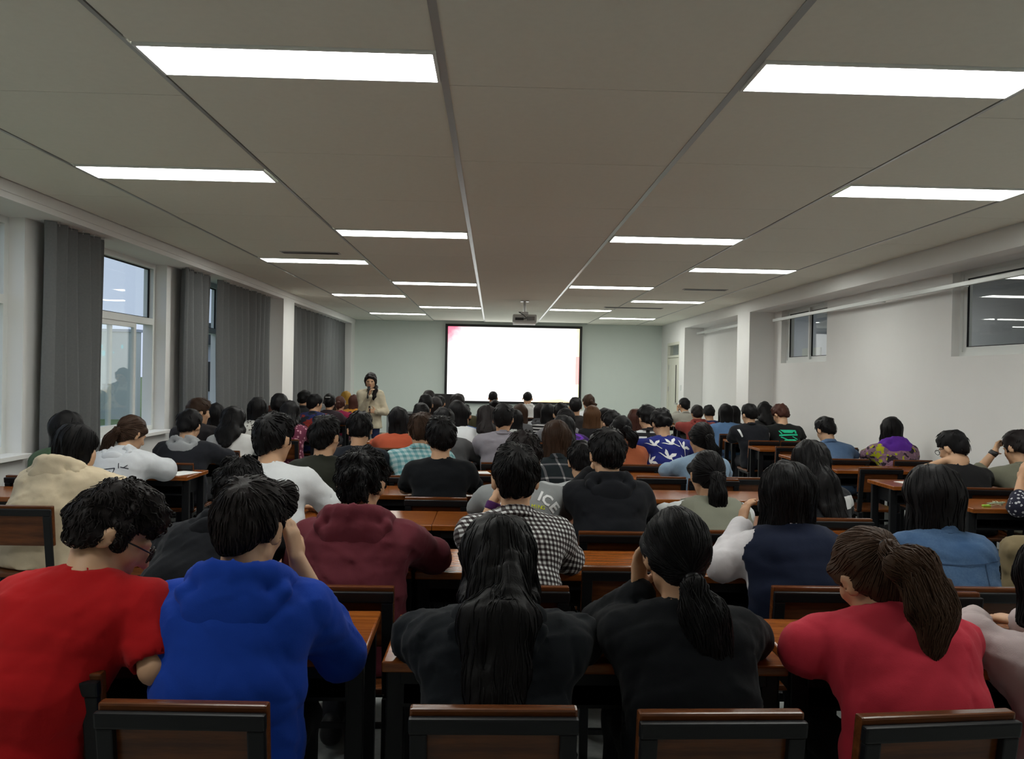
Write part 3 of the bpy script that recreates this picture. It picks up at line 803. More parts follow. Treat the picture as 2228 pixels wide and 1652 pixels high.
def person(P):
    """one seated (or standing) figure. P: head centre (x,y,z) in the room, and how it sits and what it wears"""
    X, Y, Z = P['h']; d = math.hypot(X, Y)
    lod = 0 if d < 3.6 else 1 if d < 6.4 else 2 if d < 9.3 else 3
    if P.get('fine'): lod = 1
    hb = (0.0078, 0.0108, 0.0150, 0.0180)[lod]; hg = (0.0105, 0.0150, 0.0195, 0.0235)[lod]; hh = (0.0068, 0.0098, 0.0132, 0.0160)[lod]
    yaw = P.get('yaw', 0.0); cy, sy = math.cos(R_(yaw)), math.sin(R_(yaw))
    fo = P.get('fo', 0.17); px = P.get('px', 0.0)
    stand = P.get('stand', False)
    root = empty('person', (X - px - (-sy) * fo, Y - cy * fo, 0), R_(yaw))
    rx, ry = root.location.x, root.location.y
    def loc(p):                                  # room -> body frame
        dx, dy = p[0] - rx, p[1] - ry
        return np.array((dx * cy + dy * sy, -dx * sy + dy * cy, p[2]))
    tag(root, P['label'], 'person', P.get('group', 'people in the lecture room'))
    S = P.get('s', 1.02); male = P.get('m', True)
    Hc = loc((X, Y, Z)); R = rotm(P.get('hy', 0), P.get('hp', 20), P.get('hr', 0))
    Rn = rotm(P.get('hy', 0) * 0.3, P.get('hp', 20) * 0.55, P.get('hr', 0) * 0.5)
    hd = lambda *p: Hc + R @ (np.array(p, float) * S)
    N = Hc + Rn @ (np.array((0, -0.040, P.get('nz', -0.138))) * S)
    pz = 0.90 if stand else 0.53
    Pv = np.array((0, 0.0, pz))
    ax = unit(N - Pv); perp = unit(np.cross(np.array((1, 0, 0)), ax)); perp = -perp if perp[1] < 0 else perp   # forward
    TL = np.linalg.norm(N - Pv)
    bow = P.get('bow', 0.035)
    Mid = Pv + ax * TL * 0.45 - perp * bow
    Ch = N - ax * 0.14 - perp * bow * 0.55 + perp * 0.015
    sw = P.get('sw', 0.166 if male else 0.146); thick = P.get('w', 1.0)
    sx = np.array((1, 0, 0)); sr = P.get('sr', 0.0)      # shoulder raise, right up positive
    Sh = {1: N - ax * 0.072 + sx * sw + perp * 0.03 + ax * sr, -1: N - ax * 0.072 - sx * sw + perp * 0.03 - ax * sr}
    # arms -----------------------------------------------------------
    arms = {}
    for s, key in ((-1, 'L'), (1, 'R')):
        a = P.get('arm' + key, 'desk'); sh = Sh[s]
        pn = np.array((0, 0, -1.0)); curl = 0.5; fd = None
        if a == 'desk':
            el = np.array((s * (sw + 0.062), sh[1] + 0.10, max(0.815, sh[2] - 0.22))); wr = np.array((s * 0.085, el[1] + 0.20, DT + 0.042)); fd = (-s * 0.5, 0.85, -0.05)
        elif a == 'wide':
            el = np.array((s * (sw + 0.105), sh[1] + 0.12, max(DT + 0.06, sh[2] - 0.24))); wr = np.array((s * 0.10, el[1] + 0.15, DT + 0.045)); fd = (-s, 0.35, 0)
        elif a == 'lap':
            el = np.array((s * (sw + 0.06), sh[1] - 0.01, sh[2] - 0.26)); wr = np.array((s * 0.09, sh[1] + 0.16, max(0.66, sh[2] - 0.34)));
        elif a == 'face':
            el = np.array((s * (sw + 0.05), sh[1] + 0.20, max(0.82, sh[2] - 0.20))); wr = hd(s * 0.085, 0.075, -0.115); fd = hd(s * 0.075, 0.09, 0.0) - wr; pn = Hc - wr; curl = 0.35
        elif a == 'brow':
            el = np.array((s * (sw + 0.12), sh[1] + 0.16, max(0.82, sh[2] - 0.16))); wr = hd(s * 0.11, 0.10, 0.0); fd = hd(s * 0.02, 0.13, 0.07) - wr; pn = Hc - wr; curl = 0.5
        elif a == 'nape':
            el = np.array((s * (sw + 0.10), sh[1] + 0.14, sh[2] + 0.0)); wr = N + np.array((s * 0.085, 0.02, 0.045)); fd = (-s, -0.55, 0.1); pn = np.array((0, 0.8, -0.4)); curl = 0.3
        else:
            el, wr = loc(a[0]), loc(a[1])
            if len(a) > 2: fd = a[2]
            if len(a) > 3: pn = np.array(a[3], float)
            if len(a) > 4: curl = a[4]
        if fd is None: fd = wr - el
        arms[s] = (sh, el, wr, np.array(fd, float), pn, curl)
    if P.get('armsdbg'): print(arms)
    # ---------------------------------------------------------------- body (skin): head, neck, chest, arms and hands in one surface
    pts = [hd(0, 0, 0.13), hd(0, 0.13, 0), hd(0, -0.13, 0), N, Ch, *[p for s in (-1, 1) for p in arms[s][:3]], *[arms[s][2] + unit(arms[s][3]) * 0.2 for s in (-1, 1)]]
    lo = np.min(pts, 0) - 0.13; hi = np.max(pts, 0) + 0.13
    f = Field(lo, hi, hb)
    nk = 0.054 if male else 0.046
    f.rc(Mid, Ch, 0.085, 0.095, 0.03, (1.4, 1, 1)); f.rc(Ch, N - ax * 0.03, 0.095, 0.045, 0.03, (1.3, 1, 1))
    for s in (-1, 1):
        sh, el, wr, fd, pn, curl = arms[s]
        f.rc(N - ax * 0.02, sh, 0.034, 0.040, 0.03)
        f.rc(sh, el, 0.045, 0.038, 0.02); f.rc(el, el + (wr - el) * 0.3, 0.038, 0.040, 0.015); f.rc(el + (wr - el) * 0.3, wr, 0.040, 0.0255, 0.015)
        hand_prims(f, wr, fd, pn, -s, curl)
    f.rc(hd(0, -0.025, -0.04), N, nk, nk * 1.08, 0.03)
    f.rc(hd(0, 0.02, -0.08), N + perp * 0.035 - ax * 0.02, nk * 0.8, nk * 0.8, 0.02)
    f.ell(hd(0, -0.015, 0.025), np.array((0.073, 0.092, 0.085)) * S, 0.015, R); f.ell(hd(0, 0.032, -0.035), np.array((0.060, 0.062, 0.080)) * S, 0.025, R)
    for s in (-1, 1):
        f.rc(hd(s * 0.047, 0.005, -0.066), hd(0, 0.068, -0.098), 0.017 * S, 0.020 * S, 0.02)
        f.rc(hd(s * 0.012, 0.088, 0.016), hd(s * 0.046, 0.074, 0.014), 0.010 * S, 0.009 * S, 0.012)
        f.rc(hd(s * 0.043, 0.062, -0.028), hd(s * 0.05, 0.045, -0.02), 0.018 * S, 0.016 * S, 0.018)
        if lod < 2: f.ell(hd(s * 0.031, 0.099, -0.003), np.array((0.014, 0.012, 0.009)) * S, 0.006, R, 'cut')
        Re = R @ rotm(s * -28, 12, 0)
        if P['hair'][0] in ('bob', 'long'): continue
        f.ell(hd(s * 0.083, -0.012, -0.012), np.array((0.0115, 0.021, 0.033)) * S, 0.006, Re)
        if lod < 2: f.ell(hd(s * 0.098, -0.006, -0.010), np.array((0.008, 0.010, 0.018)) * S, 0.004, Re, 'cut')
    f.rc(hd(0, 0.090, 0.004), hd(0, 0.111, -0.034), 0.0085 * S, 0.0125 * S, 0.010)
    for s in (-1, 1): f.rc(hd(s * 0.011, 0.098, -0.037), hd(s * 0.012, 0.09, -0.037), 0.008 * S, 0.007 * S, 0.006)
    f.rc(hd(-0.019, 0.089, -0.060), hd(0.019, 0.089, -0.060), 0.0062 * S, 0.0062 * S, 0.006); f.rc(hd(-0.016, 0.088, -0.070), hd(0.016, 0.088, -0.070), 0.0068 * S, 0.0068 * S, 0.006)
    V, Q = f.surf()
    part('body', np_mesh('body', V, Q, skin_mat(P.get('skin', 'a'), SKINC[P.get('skin', 'a')])), root)
    # ---------------------------------------------------------------- garment
    ty, gm = P['top'][0], P['top'][1]
    sl = P.get('sleeve', {'tee': 'short', 'vest': 'long'}.get(ty, 'long'))
    g = {'tee': 0.012, 'shirt': 0.016, 'sweater': 0.018, 'hoodie': 0.024, 'jacket': 0.026, 'coat': 0.034, 'vest': 0.016}[ty] * P.get('loose', 1.0)
    hem = pz - 0.07 - P.get('long', 0.0)
    gp = [Pv - (0.22, 0.2, 0.2), Pv + (0.22, 0.2, 0), N + ax * 0.05, Ch - perp * 0.2, Mid - perp * 0.2, *[p for s in (-1, 1) for p in arms[s][:3]], (0, 0, hem - 0.03)]
    lo = np.min(gp, 0) - 0.13; hi = np.max(gp, 0) + 0.12; lo[2] = max(lo[2], hem - 0.04)
    def torso(f, g, arms_on=True):
        f.rc(Pv + (0, 0, -0.10 - P.get('long', 0)), Pv + ax * 0.08, (0.118 if not stand else 0.125) * thick + g, 0.108 * thick + g, 0.03, (1.42 if male else 1.48, 1, 1))
        f.rc(Pv + ax * 0.08, Mid, 0.108 * thick + g, 0.102 * thick + g, 0.03, (1.40, 1, 1))
        f.rc(Mid, Ch, 0.102 * thick + g, 0.104 * thick + g, 0.03, (1.46, 1, 1))
        f.rc(Ch, N - ax * 0.045, 0.104 * thick + g, 0.050 + g * 0.5, 0.03, (1.40, 1, 1))
        f.rc(Ch + ax * 0.045 - sx * sw * 0.62 - perp * 0.012, Ch + ax * 0.045 + sx * sw * 0.62 - perp * 0.012, 0.066 + g, 0.066 + g, 0.05)   # upper back
        for s in (-1, 1):
            f.rc(N - ax * 0.012 + sx * s * 0.02 - perp * 0.012, arms[s][0] + ax * 0.005, 0.036 + g * 0.5, 0.043 + g * 0.9, 0.045)
            f.rc(arms[s][0], arms[s][0] + (arms[s][1] - arms[s][0]) * 0.25, 0.046 + g * 0.9, 0.045 + g, 0.045)
    f = Field(lo, hi, hg); torso(f, g)
    amp = {'tee': 0.0045, 'shirt': 0.005, 'sweater': 0.005, 'hoodie': 0.006, 'jacket': 0.007, 'coat': 0.008, 'vest': 0.005}[ty]
    cuffs = []
    for s in (-1, 1):
        sh, el, wr, fd, pn, curl = arms[s]
        if sl == 'short':
            q = sh + (el - sh) * 0.72
            f.rc(sh, q, 0.046 + g, 0.049 + g * 1.25, 0.03)
        else:
            q = wr if sl == 'long' else el + (wr - el) * 0.35
            f.rc(sh, el, 0.045 + g * 0.95, 0.041 + g * 1.1, 0.03)
            f.rc(el, q, 0.043 + g * 1.1, (0.029 if sl == 'long' else 0.042) + g * 0.9, 0.02)
        cuffs.append((s, q))
    sd = int(abs(X * 977 + Y * 131)) % 9973
    f.ripple(amp * 0.28, 30, sd, (0.8, 1, 0.9)); f.ripple(amp * P.get('crease', 0.75), 40, sd + 1, (0.7, 1, 1.1), 1, True)
    f.plane((0, 0, hem), (0, 0, 1))
    if sl == 'short':                                                           # open the sleeve ends
        for s in (-1, 1):
            sh, el = arms[s][:2]; dv = unit(el - sh)
            q = sh + (el - sh) * 0.72; f.rc(q + dv * 0.145, q + dv * 0.32, 0.12, 0.12, 0.004, op='cut'); f.rc(q - dv * 0.02, q + dv * 0.06, 0.045, 0.047, 0.004, op='cut')
    f.rc(N + ax * 0.012, hd(0, -0.015, -0.06), nk * 0.94, nk * 1.15, 0.008, op='cut')
    V, Q = f.surf(); me_top = np_mesh(NMAP[ty], V, Q, gm); gar = part(NMAP[ty], me_top, root)
    if ty == 'vest':
        f = Field(lo, hi, hg); torso(f, g + 0.016)
        f.ripple(0.003, 40, sd, (1, 1, 1))
        for s in (-1, 1): f.rc(arms[s][0] + sx * s * 0.045 + ax * 0.03, arms[s][0] + sx * s * 0.065 - ax * 0.22, 0.078, 0.075, 0.010, op='cut')
        f.rc(N - ax * 0.03 + perp * 0.03, hd(0, -0.01, -0.06), 0.070, 0.08, 0.008, op='cut')
        f.plane((0, 0, hem), (0, 0, 1)); V, Q = f.surf(); me_v = np_mesh('vest', V, Q, P['vest']); part('vest', me_v, root); me_top = me_v
    if P.get('hood'):
        bk = N - perp * 0.075 - ax * 0.02
        f = Field(N - 0.30, N + 0.26, hg * 0.9); hs = P.get('hoods', 1.0)
        arc = []
        for t in np.linspace(-1, 1, 13):
            an = t * 2.35
            arc.append(N + sx * math.sin(an) * 0.105 * hs + perp * (-math.cos(an) * 0.098 * hs + 0.01) + ax * (0.012 - 0.05 * abs(t) ** 2 + 0.012 * math.cos(an)))
        for a, b in zip(arc[:-1], arc[1:]): f.rc(a, b, 0.026 * hs, 0.026 * hs, 0.02, (1, 1, 1.3))
        for sgn in (-1, 1):
            f.rc(N - perp * 0.080 + sx * sgn * 0.11 * hs - ax * 0.02, N - perp * 0.104 - ax * 0.165 * hs, 0.024, 0.026, 0.02)
        f.ell(N - perp * 0.098 - ax * 0.085, (0.105 * hs, 0.034, 0.085 * hs), 0.02)
        f.ell(N - perp * 0.05 + ax * 0.055, (0.070 * hs, 0.055, 0.065), 0.015, op='cut')
        f.rc(N, hd(0, -0.02, -0.02), nk * 1.15, nk * 1.3, 0.008, op='cut')
        f.ripple(0.0018, 40, sd + 3); f.ripple(0.003 * P.get('crease', 0.75), 42, sd + 4, (1, 1, 1), 1, True)
        V, Q = f.surf(); part('hood', np_mesh('hood', V, Q, P['hood'] if P['hood'] is not True else gm), root)
    if P.get('collar') or ty in ('shirt', 'jacket', 'coat') and not P.get('hood'):
        f = Field(N - 0.2, N + 0.2, hg * 0.75); arc = []
        for t in np.linspace(-1, 1, 15):
            an = t * 2.7; arc.append(N + sx * math.sin(an) * (nk + 0.018) + perp * (-math.cos(an) * (nk + 0.020) + 0.008) + ax * (0.018 - 0.03 * (1 - math.cos(an)) * 0.5))
        for a, b in zip(arc[:-1], arc[1:]):
            f.rc(a - ax * 0.012, b - ax * 0.012, 0.012, 0.012, 0.006); f.rc(a + ax * 0.012, b + ax * 0.012, 0.010, 0.010, 0.006)
            f.rc(a + (a - N) * 0.22 - ax * 0.016, b + (b - N) * 0.22 - ax * 0.016, 0.010, 0.010, 0.008)
        V, Q = f.surf()
        if len(V): part('collar', np_mesh('collar', V, Q, P.get('collarm', gm)), root)
    if ty in ('tee', 'sweater') and lod < 2:
        f = Field(N - 0.14, N + 0.14, hg * 0.7); ring = [N + sx * math.sin(an) * (nk + 0.010) + perp * (-math.cos(an) * (nk + 0.008) + 0.010) + ax * (-0.004 - 0.02 * (1 - math.cos(an)) * 0.5) for an in np.linspace(0, 2 * PI, 21)]
        for a, b in zip(ring[:-1], ring[1:]): f.rc(a, b, 0.0105, 0.0105, 0.004, (1, 1, 1.25))
        V, Q = f.surf(); part('neckband', np_mesh('neckband', V, Q, gm), root)
    if sl == 'long' and lod < 3 and P.get('cuff', True):
        for s, q in cuffs:
            dv = unit(arms[s][2] - arms[s][1]); f = Field(q - 0.08, q + 0.08, hg * 0.8)
            f.rc(q - dv * 0.028, q + dv * 0.004, 0.033 + g * 0.75, 0.033 + g * 0.7, 0.004); f.rc(q - dv * 0.01, q + dv * 0.06, 0.028, 0.03, 0.004, op='cut')
            V, Q = f.surf(); part('cuff', np_mesh('cuff', V, Q, P.get('cuffm', gm)), root)
    # ---------------------------------------------------------------- legs
    f = Field((-0.36, -0.26, 0.02), (0.36, 0.62, pz + 0.1), 0.022 if lod == 0 else 0.030)
    tm = P.get('legs', M_DARKP)
    pr = 0.085 if stand else 0.105; f.rc((-0.07, 0, pz), (0.07, 0, pz), pr, pr, 0.04)
    feet = []
    for s in (-1, 1):
        if stand:
            kn = np.array((s * 0.095, 0.02, 0.48)); an = np.array((s * 0.10, -0.01, 0.09)); f.rc((s * 0.075, 0, pz - 0.04), kn, 0.070, 0.058, 0.04); f.rc(kn, an, 0.062, 0.048, 0.03)
        else:
            sp = P.get('knee', 0.12); kn = np.array((s * sp, 0.40, 0.515)); an = np.array((s * (sp + 0.01), 0.36, 0.10))
            f.rc((s * 0.085, 0.03, 0.535), kn, 0.083, 0.062, 0.04); f.rc(kn, an, 0.062, 0.050, 0.02)
        feet.append(an)
    f.ripple(0.004, 45, sd + 5); f.plane((0, 0, 0.075), (0, 0, 1)); f.plane((0, 0, 0.459 if not stand else 0), (0, 0, 1)) if False else None
    V, Q = f.surf(); part('trousers', np_mesh('trousers', V, Q, tm), root)
    for an in feet: part('shoe', shoe_mesh(P.get('shoes', M_SHOE)), root, (an[0], an[1] - 0.005, 0))
    # ---------------------------------------------------------------- hair
    st, hcx = P['hair']
    if st == 'long' and P.get('hl', 0.25) < 0.14: st = 'bob'; P['hl'] = P['hl'] * 0.55
    hm = hair_mat(hcx, HAIRC[hcx])
    vol = P.get('vol', 0.0)
    reach = {'long': 0.62, 'pony': 0.2, 'bob': 0.33}.get(st, 0.2)
    f = Field(Hc - (0.22, 0.45 if st == 'long' else 0.24, reach), Hc + (0.22, 0.24, 0.24), hh)
    t = {'crew': 0.004, 'short': 0.011, 'messy': 0.015, 'quiff': 0.012, 'curly': 0.015, 'bowl': 0.017, 'bob': 0.016, 'long': 0.014, 'pony': 0.010, 'bun': 0.010}[st] + vol
    f.ell(hd(0, -0.018, 0.032), np.array((0.076 + t, 0.094 + t, 0.088 + t)) * S, 0.01, R)
    if st in ('short', 'messy', 'quiff', 'curly', 'bowl'):
        f.ell(hd(0, 0.010, 0.075), np.array((0.066 + t * 0.7, 0.078 + t * 0.6, 0.045 + t)) * S, 0.03, R)
        f.ell(hd(0, -0.060, -0.010), np.array((0.062 + t * 0.3, 0.050 + t * 0.4, 0.075)) * S, 0.03, R)
    if st == 'quiff':
        f.rc(hd(-0.035, 0.065, 0.095), hd(0.045, 0.075, 0.100), 0.032 * S, 0.034 * S, 0.03); f.rc(hd(0.045, 0.075, 0.095), hd(0.072, 0.062, 0.045), 0.026 * S, 0.016 * S, 0.03)
    fr = {'short': -0.0145, 'crew': -0.006, 'messy': -0.020, 'quiff': -0.010, 'curly': -0.006, 'bowl': -0.030}.get(st, -0.012)
    ncut = R @ unit((0, -0.56, 0.83)); f.plane(hd(0, 0.56 * -fr, 0.83 * fr), ncut, 0.012)
    f.rc(hd(0, 0.10, -0.02), hd(0, 0.10, -0.06), 0.058 * S, 0.06 * S, 0.012, op='cut')
    if st in ('short', 'messy', 'quiff', 'curly', 'bowl'):
        for s in (-1, 1):
            f.ell(hd(s * 0.095, -0.006, -0.020), np.array((0.030, 0.024, 0.036)) * S, 0.010, R, 'cut')
            f.rc(hd(s * 0.070, 0.024, 0.02), hd(s * 0.069, 0.027, -0.018), 0.012 * S, 0.007 * S, 0.012)
    if P.get('bangs'): f.rc(hd(-0.055, 0.070, 0.055), hd(0.02, 0.082, 0.070), 0.012 * S, 0.014 * S, 0.015); f.rc(hd(0.02, 0.082, 0.070), hd(0.068, 0.050, 0.015), 0.014 * S, 0.010 * S, 0.015); f.rc(hd(-0.055, 0.070, 0.055), hd(-0.072, 0.045, -0.03), 0.016 * S, 0.010 * S, 0.02); f.rc(hd(0.074, 0.02, 0.02), hd(0.070, -0.01, -0.075), 0.014 * S, 0.012 * S, 0.02); f.rc(hd(-0.074, 0.02, 0.02), hd(-0.070, -0.01, -0.075), 0.014 * S, 0.012 * S, 0.02)
    if st in ('pony', 'bun'):
        f.ell(hd(0, -0.045, -0.005), np.array((0.066, 0.060, 0.090)) * S, 0.025, R)
        for s in (-1, 1): f.rc(hd(s * 0.066, 0.045, 0.04), hd(s * 0.068, -0.02, -0.02), 0.022 * S, 0.024 * S, 0.02)
        if st == 'bun': f.ell(hd(0, -0.115, P.get('tz', 0.05)), (0.045, 0.04, 0.045), 0.015)
    down = np.array((0, 0, -1.0))
    if st == 'bob':
        L = P.get('hl', 0.0)
        for s in (-1, 1):
            f.rc(hd(s * 0.062, 0.028, 0.035), hd(s * 0.080, 0.020, -0.02) + down * (0.075 + L), 0.026 * S, 0.024, 0.03)
            f.rc(hd(s * 0.045, -0.055, 0.02), hd(s * 0.060, -0.055, -0.02) + down * (0.10 + L), 0.045 * S, 0.036, 0.03)
        f.rc(hd(0, -0.065, 0.03), hd(0, -0.078, -0.02) + down * (0.11 + L), 0.052 * S, 0.042, 0.03, (1.3, 1, 1))
        f.plane(hd(0, -0.05, -0.03) + down * (0.125 + L), (0, 0, 1), 0.02)
    if st == 'long':
        L = P.get('hl', 0.25); w_ = P.get('hw', 1.0)
        b0 = hd(0, -0.065, 0.02); ho = 0.045 if P.get('hood') else 0.0; b1 = N - perp * (0.092 + g + ho * 0.7) + ax * 0.01; b2 = N - perp * (0.132 + g + bow * 0.6 + ho * 0.6) - ax * max(L - 0.12, 0.03)
        b2 = b2 + np.array((P.get('hx', 0.0), 0, 0))
        f.rc(b0, b1, 0.066 * S, 0.054, 0.06, (1.36 * w_, 1, 1)); f.rc(b1, b2, 0.046, 0.020, 0.06, (1.72 * w_, 0.85, 1))
        for s in (-1, 1):
            f.rc(hd(s * 0.064, 0.030, 0.035), hd(s * 0.078, 0.005, -0.03) + down * 0.05, 0.024 * S, 0.026, 0.03)
            f.rc(hd(s * 0.078, 0.005, -0.03) + down * 0.05, b1 + sx * s * 0.075 * w_ - ax * 0.02, 0.028, 0.024, 0.03)
            f.rc(b1 + sx * s * 0.065 * w_, b2 + sx * s * 0.045 * w_ + ax * random.uniform(-0.02, 0.05), 0.026, 0.010, 0.03)
    na = {'crew': 0.0015, 'short': 0.005, 'messy': 0.008, 'quiff': 0.004, 'curly': 0.009, 'bowl': 0.005, 'bob': 0.004, 'long': 0.005, 'pony': 0.003, 'bun': 0.003}[st]
    f.ripple(na, {'curly': 70, 'messy': 80}.get(st, 60), sd + 7, (1.2, 1.2, 0.5) if st in ('bob', 'long') else (1, 1, 1))
    V, Q = f.surf()
    ns = (760, 270, 40, 0)[lod]
    wh = hd(0, -0.075, 0.10)
    if ns:
        if st in ('bob', 'long'):
            part_l = hd(0, 0.02, 0.13)
            flow = lambda p, rg: (unit(p - part_l) * (0.9 if p[2] > Hc[2] + 0.02 else 0.1) + down * 1.0 + rg.normal(size=3) * 0.10)
            V, Q = strands(V, Q, flow, ns, 0.11, 0.0016 * (1 + lod * 0.5), 0.0016, sd)
        elif st in ('pony', 'bun'):
            tb = hd(0, -0.12, P.get('tz', -0.02)); flow = lambda p, rg: unit(tb - p) + rg.normal(size=3) * 0.05
            V, Q = strands(V, Q, flow, int(ns * 0.7), 0.07, 0.0014 * (1 + lod * 0.5), 0.0010, sd)
        else:
            wv = {'curly': 0.7, 'messy': 0.3}.get(st, 0.08); lf = {'curly': 0.005, 'messy': 0.006, 'quiff': 0.004, 'crew': 0.0012}.get(st, 0.005)
            fl = np.array(P.get('comb', (0, 0.2, -0.5)))
            flow = lambda p, rg: unit(p - wh) * 1.0 + (R @ fl) * 0.5 + rg.normal(size=3) * (0.3 if st in ('curly', 'messy') else 0.12)
            V, Q = strands(V, Q, flow, int(ns * (0.5 if st == 'crew' else 1)), 0.02 if st == 'crew' else 0.042, 0.0017 * (1 + lod * 0.5), lf, sd, wave=wv)
    part('hair', np_mesh('hair', V, Q, hm), root)
    if st == 'pony':
        tz = P.get('tz', -0.02); b = hd(0, -0.108, tz)
        path = [b, b + np.array((0, -0.03, -0.015))]
        for o in P.get('tail', ((0, -0.035, -0.10), (0, -0.02, -0.22))): path.append(b + np.array(o, float))
        nq = len(path) - 2; rads = [0.018, 0.021] + [0.026 * P.get('tw', 1.0) * ((1.0 if i < nq - 1 else 0.16) if nq > 1 else 0.5) for i in range(nq)]
        f = Field(np.min(path, 0) - 0.08, np.max(path, 0) + 0.08, hh)
        for i in range(len(path) - 1): f.rc(path[i], path[i + 1], rads[i], rads[i + 1], 0.02, (1.25, 0.8, 1))
        f.ripple(0.005, 70, sd + 9, (1.3, 1.3, 0.35))
        V, Q = f.surf(); e1 = path[-1]
        if ns:
            pa = [np.array(p) for p in path]
            def flow(p, rg):
                i = min(range(len(pa) - 1), key=lambda q: np.linalg.norm(p - (pa[q] + pa[q + 1]) / 2)); return unit(pa[i + 1] - pa[i]) + rg.normal(size=3) * 0.10
            V, Q = strands(V, Q, flow, int(ns * 0.9), 0.15, 0.0017 * (1 + lod * 0.5), 0.004, sd + 2)
        part('ponytail', np_mesh('ponytail', V, Q, hm), root)
        f = Field(b - 0.06, b + 0.06, hh); f.ell(b + (0, -0.012, -0.004), (0.026, 0.014, 0.022), 0.005); V, Q = f.surf()
        part('hair_tie', np_mesh('hair_tie', V, Q, P.get('tiem', M_BLKP)), root)
    # ---------------------------------------------------------------- extras
    if P.get('glasses'):
        m = MB(); to = lambda *p: tuple(hd(*p))
        for s in (-1, 1):
            m.tube([to(s * 0.033 + 0.024 * math.cos(a), 0.108, -0.004 + 0.019 * math.sin(a)) for a in np.linspace(0, 2 * PI, 17)], 0.0022, 5)
            m.tube([to(s * 0.057, 0.106, 0.004), to(s * 0.076, 0.06, 0.004), to(s * 0.081, -0.01, 0.0)], 0.0022, 5)
        m.tube([to(-0.010, 0.110, 0.0), to(0.010, 0.110, 0.0)], 0.0022, 5)
        m.obj('glasses', P['glasses'] if P['glasses'] is not True else M_BLKP, root)
    if P.get('eyes'):
        for s in (-1, 1):
            f = Field(hd(s * 0.031, 0.094, -0.003) - 0.03, hd(s * 0.031, 0.094, -0.003) + 0.03, 0.004); f.ell(hd(s * 0.031, 0.088, -0.003), np.array((0.0115, 0.0115, 0.0085)) * S, 0.001, R); V, Q = f.surf()
            part('eye', np_mesh('eye', V, Q, plain('eye_dark', (0.03, 0.02, 0.018), 0.2, 0.5)), root)
        f = Field(hd(0, 0.094, -0.065) - 0.04, hd(0, 0.094, -0.065) + 0.04, 0.004); f.ell(hd(0, 0.091, -0.065), np.array((0.019, 0.009, 0.009)) * S, 0.001, R); V, Q = f.surf()
        part('lips', np_mesh('lips', V, Q, plain('lip_red', (0.38, 0.10, 0.08), 0.4, 0.4)), root)
    for s, key in ((-1, 'bandL'), (1, 'bandR')):
        if P.get(key):
            sh, el, wr, fd, pn, curl = arms[s]; dv = unit(wr - el); q = wr - dv * 0.02; nm, bmx, face = P[key]
            f = Field(q - 0.07, q + 0.07, 0.005); f.rc(q - dv * 0.010, q + dv * 0.010, 0.032, 0.031, 0.003)
            f.plane(q - dv * 0.018, dv, 0.004); f.plane(q + dv * 0.018, -dv, 0.004)
            if face: f.rc(q - np.array((0, 0.028, 0.0)), q - np.array((0, 0.034, 0)), 0.018, 0.017, 0.003)
            V, Q = f.surf(); part(nm, np_mesh(nm, V, Q, bmx), root)
    for (kind, *a) in P.get('print', ()):
        zc_ = N[2]
        polys, pm, nm = a[0], a[1], a[2]
        oo = N - ax * a[3] if len(a) > 3 else N
        up = ax
        decal(me_top, polys, pm, root, nm, lambda u, v: tuple(N + sx * u + up * v - perp * 0.5), tuple(perp))
    info = dict(root=root, N=N, ax=ax, perp=perp, Hc=Hc, arms=arms, hd=hd, top=me_top, X=rx, Y=ry, R=R)
    return info

# ------------------------------------------------------------------ who sits where: head centres measured in the room (metres)
F = fabric
C_BLACK = F('black', (0.006, 0.007, 0.009)); C_CHAR = F('charcoal', (0.009, 0.010, 0.013)); C_WHITE = F('white', (0.66, 0.68, 0.70)); C_NAVY = F('navy', (0.007, 0.011, 0.028))
C_GREY = F('grey', (0.30, 0.31, 0.32)); C_LGREY = F('light_grey', (0.44, 0.46, 0.47)); C_DGREY = F('dark_grey', (0.075, 0.075, 0.078)); C_OLIVE = F('olive', (0.050, 0.046, 0.022)); C_CREAM = F('cream', (0.56, 0.50, 0.37))
C_DENIM = F('denim', (0.034, 0.078, 0.165), 'denim', (0.12, 0.19, 0.30)); C_LDENIM = F('pale_denim', (0.20, 0.30, 0.42), 'denim', (0.36, 0.46, 0.56)); C_BLUE = F('mid_blue', (0.06, 0.13, 0.33))
M_PURP = F('purple', (0.13, 0.035, 0.36)); M_PRW = plain('print_white', (0.72, 0.73, 0.74), 0.8, 0.1, var=0.01); M_PRG = plain('print_green', (0.03, 0.55, 0.30), 0.8, 0.1, var=0.1, nscale=30); M_PRK = plain('print_black', (0.02, 0.02, 0.03), 0.8, 0.1); M_PRY = plain('print_yellow', (0.62, 0.66, 0.02), 0.8, 0.1)
def lens_pts(cx, cz, w, h, n=10): return [[(cx + w * math.cos(2 * PI * k / n), cz + h * math.sin(2 * PI * k / n)) for k in range(n)]]
def place(polys, x, y, s=1.0, rot=0.0):
    c, n = math.cos(rot) * s, math.sin(rot) * s
    return [[(x + c * a - n * b, y + n * a + c * b) for a, b in p] for p in polys]
CRANE = [[(-.5, .28), (-.36, .24), (-.12, .04), (.02, .02), (.0, -.12), (-.14, -.04), (-.38, .19)], [(-.12, .04), (.14, .02), (.24, -.10), (.10, -.16), (-.06, -.10)], [(-.04, .02), (-.16, .22), (-.10, .46), (.0, .34), (.08, .04)], [(.06, .02), (.24, .20), (.52, .22), (.44, .06), (.20, -.04)], [(.18, -.10), (.34, -.30), (.46, -.46), (.40, -.46), (.28, -.30), (.14, -.13)]]
def arch(letters, r, size):
    out = []
    for ch, an in letters: out += text_polys(ch, size, r * math.sin(an), -0.06 - r + r * math.cos(an) + 0.0, -an, True)
    return out
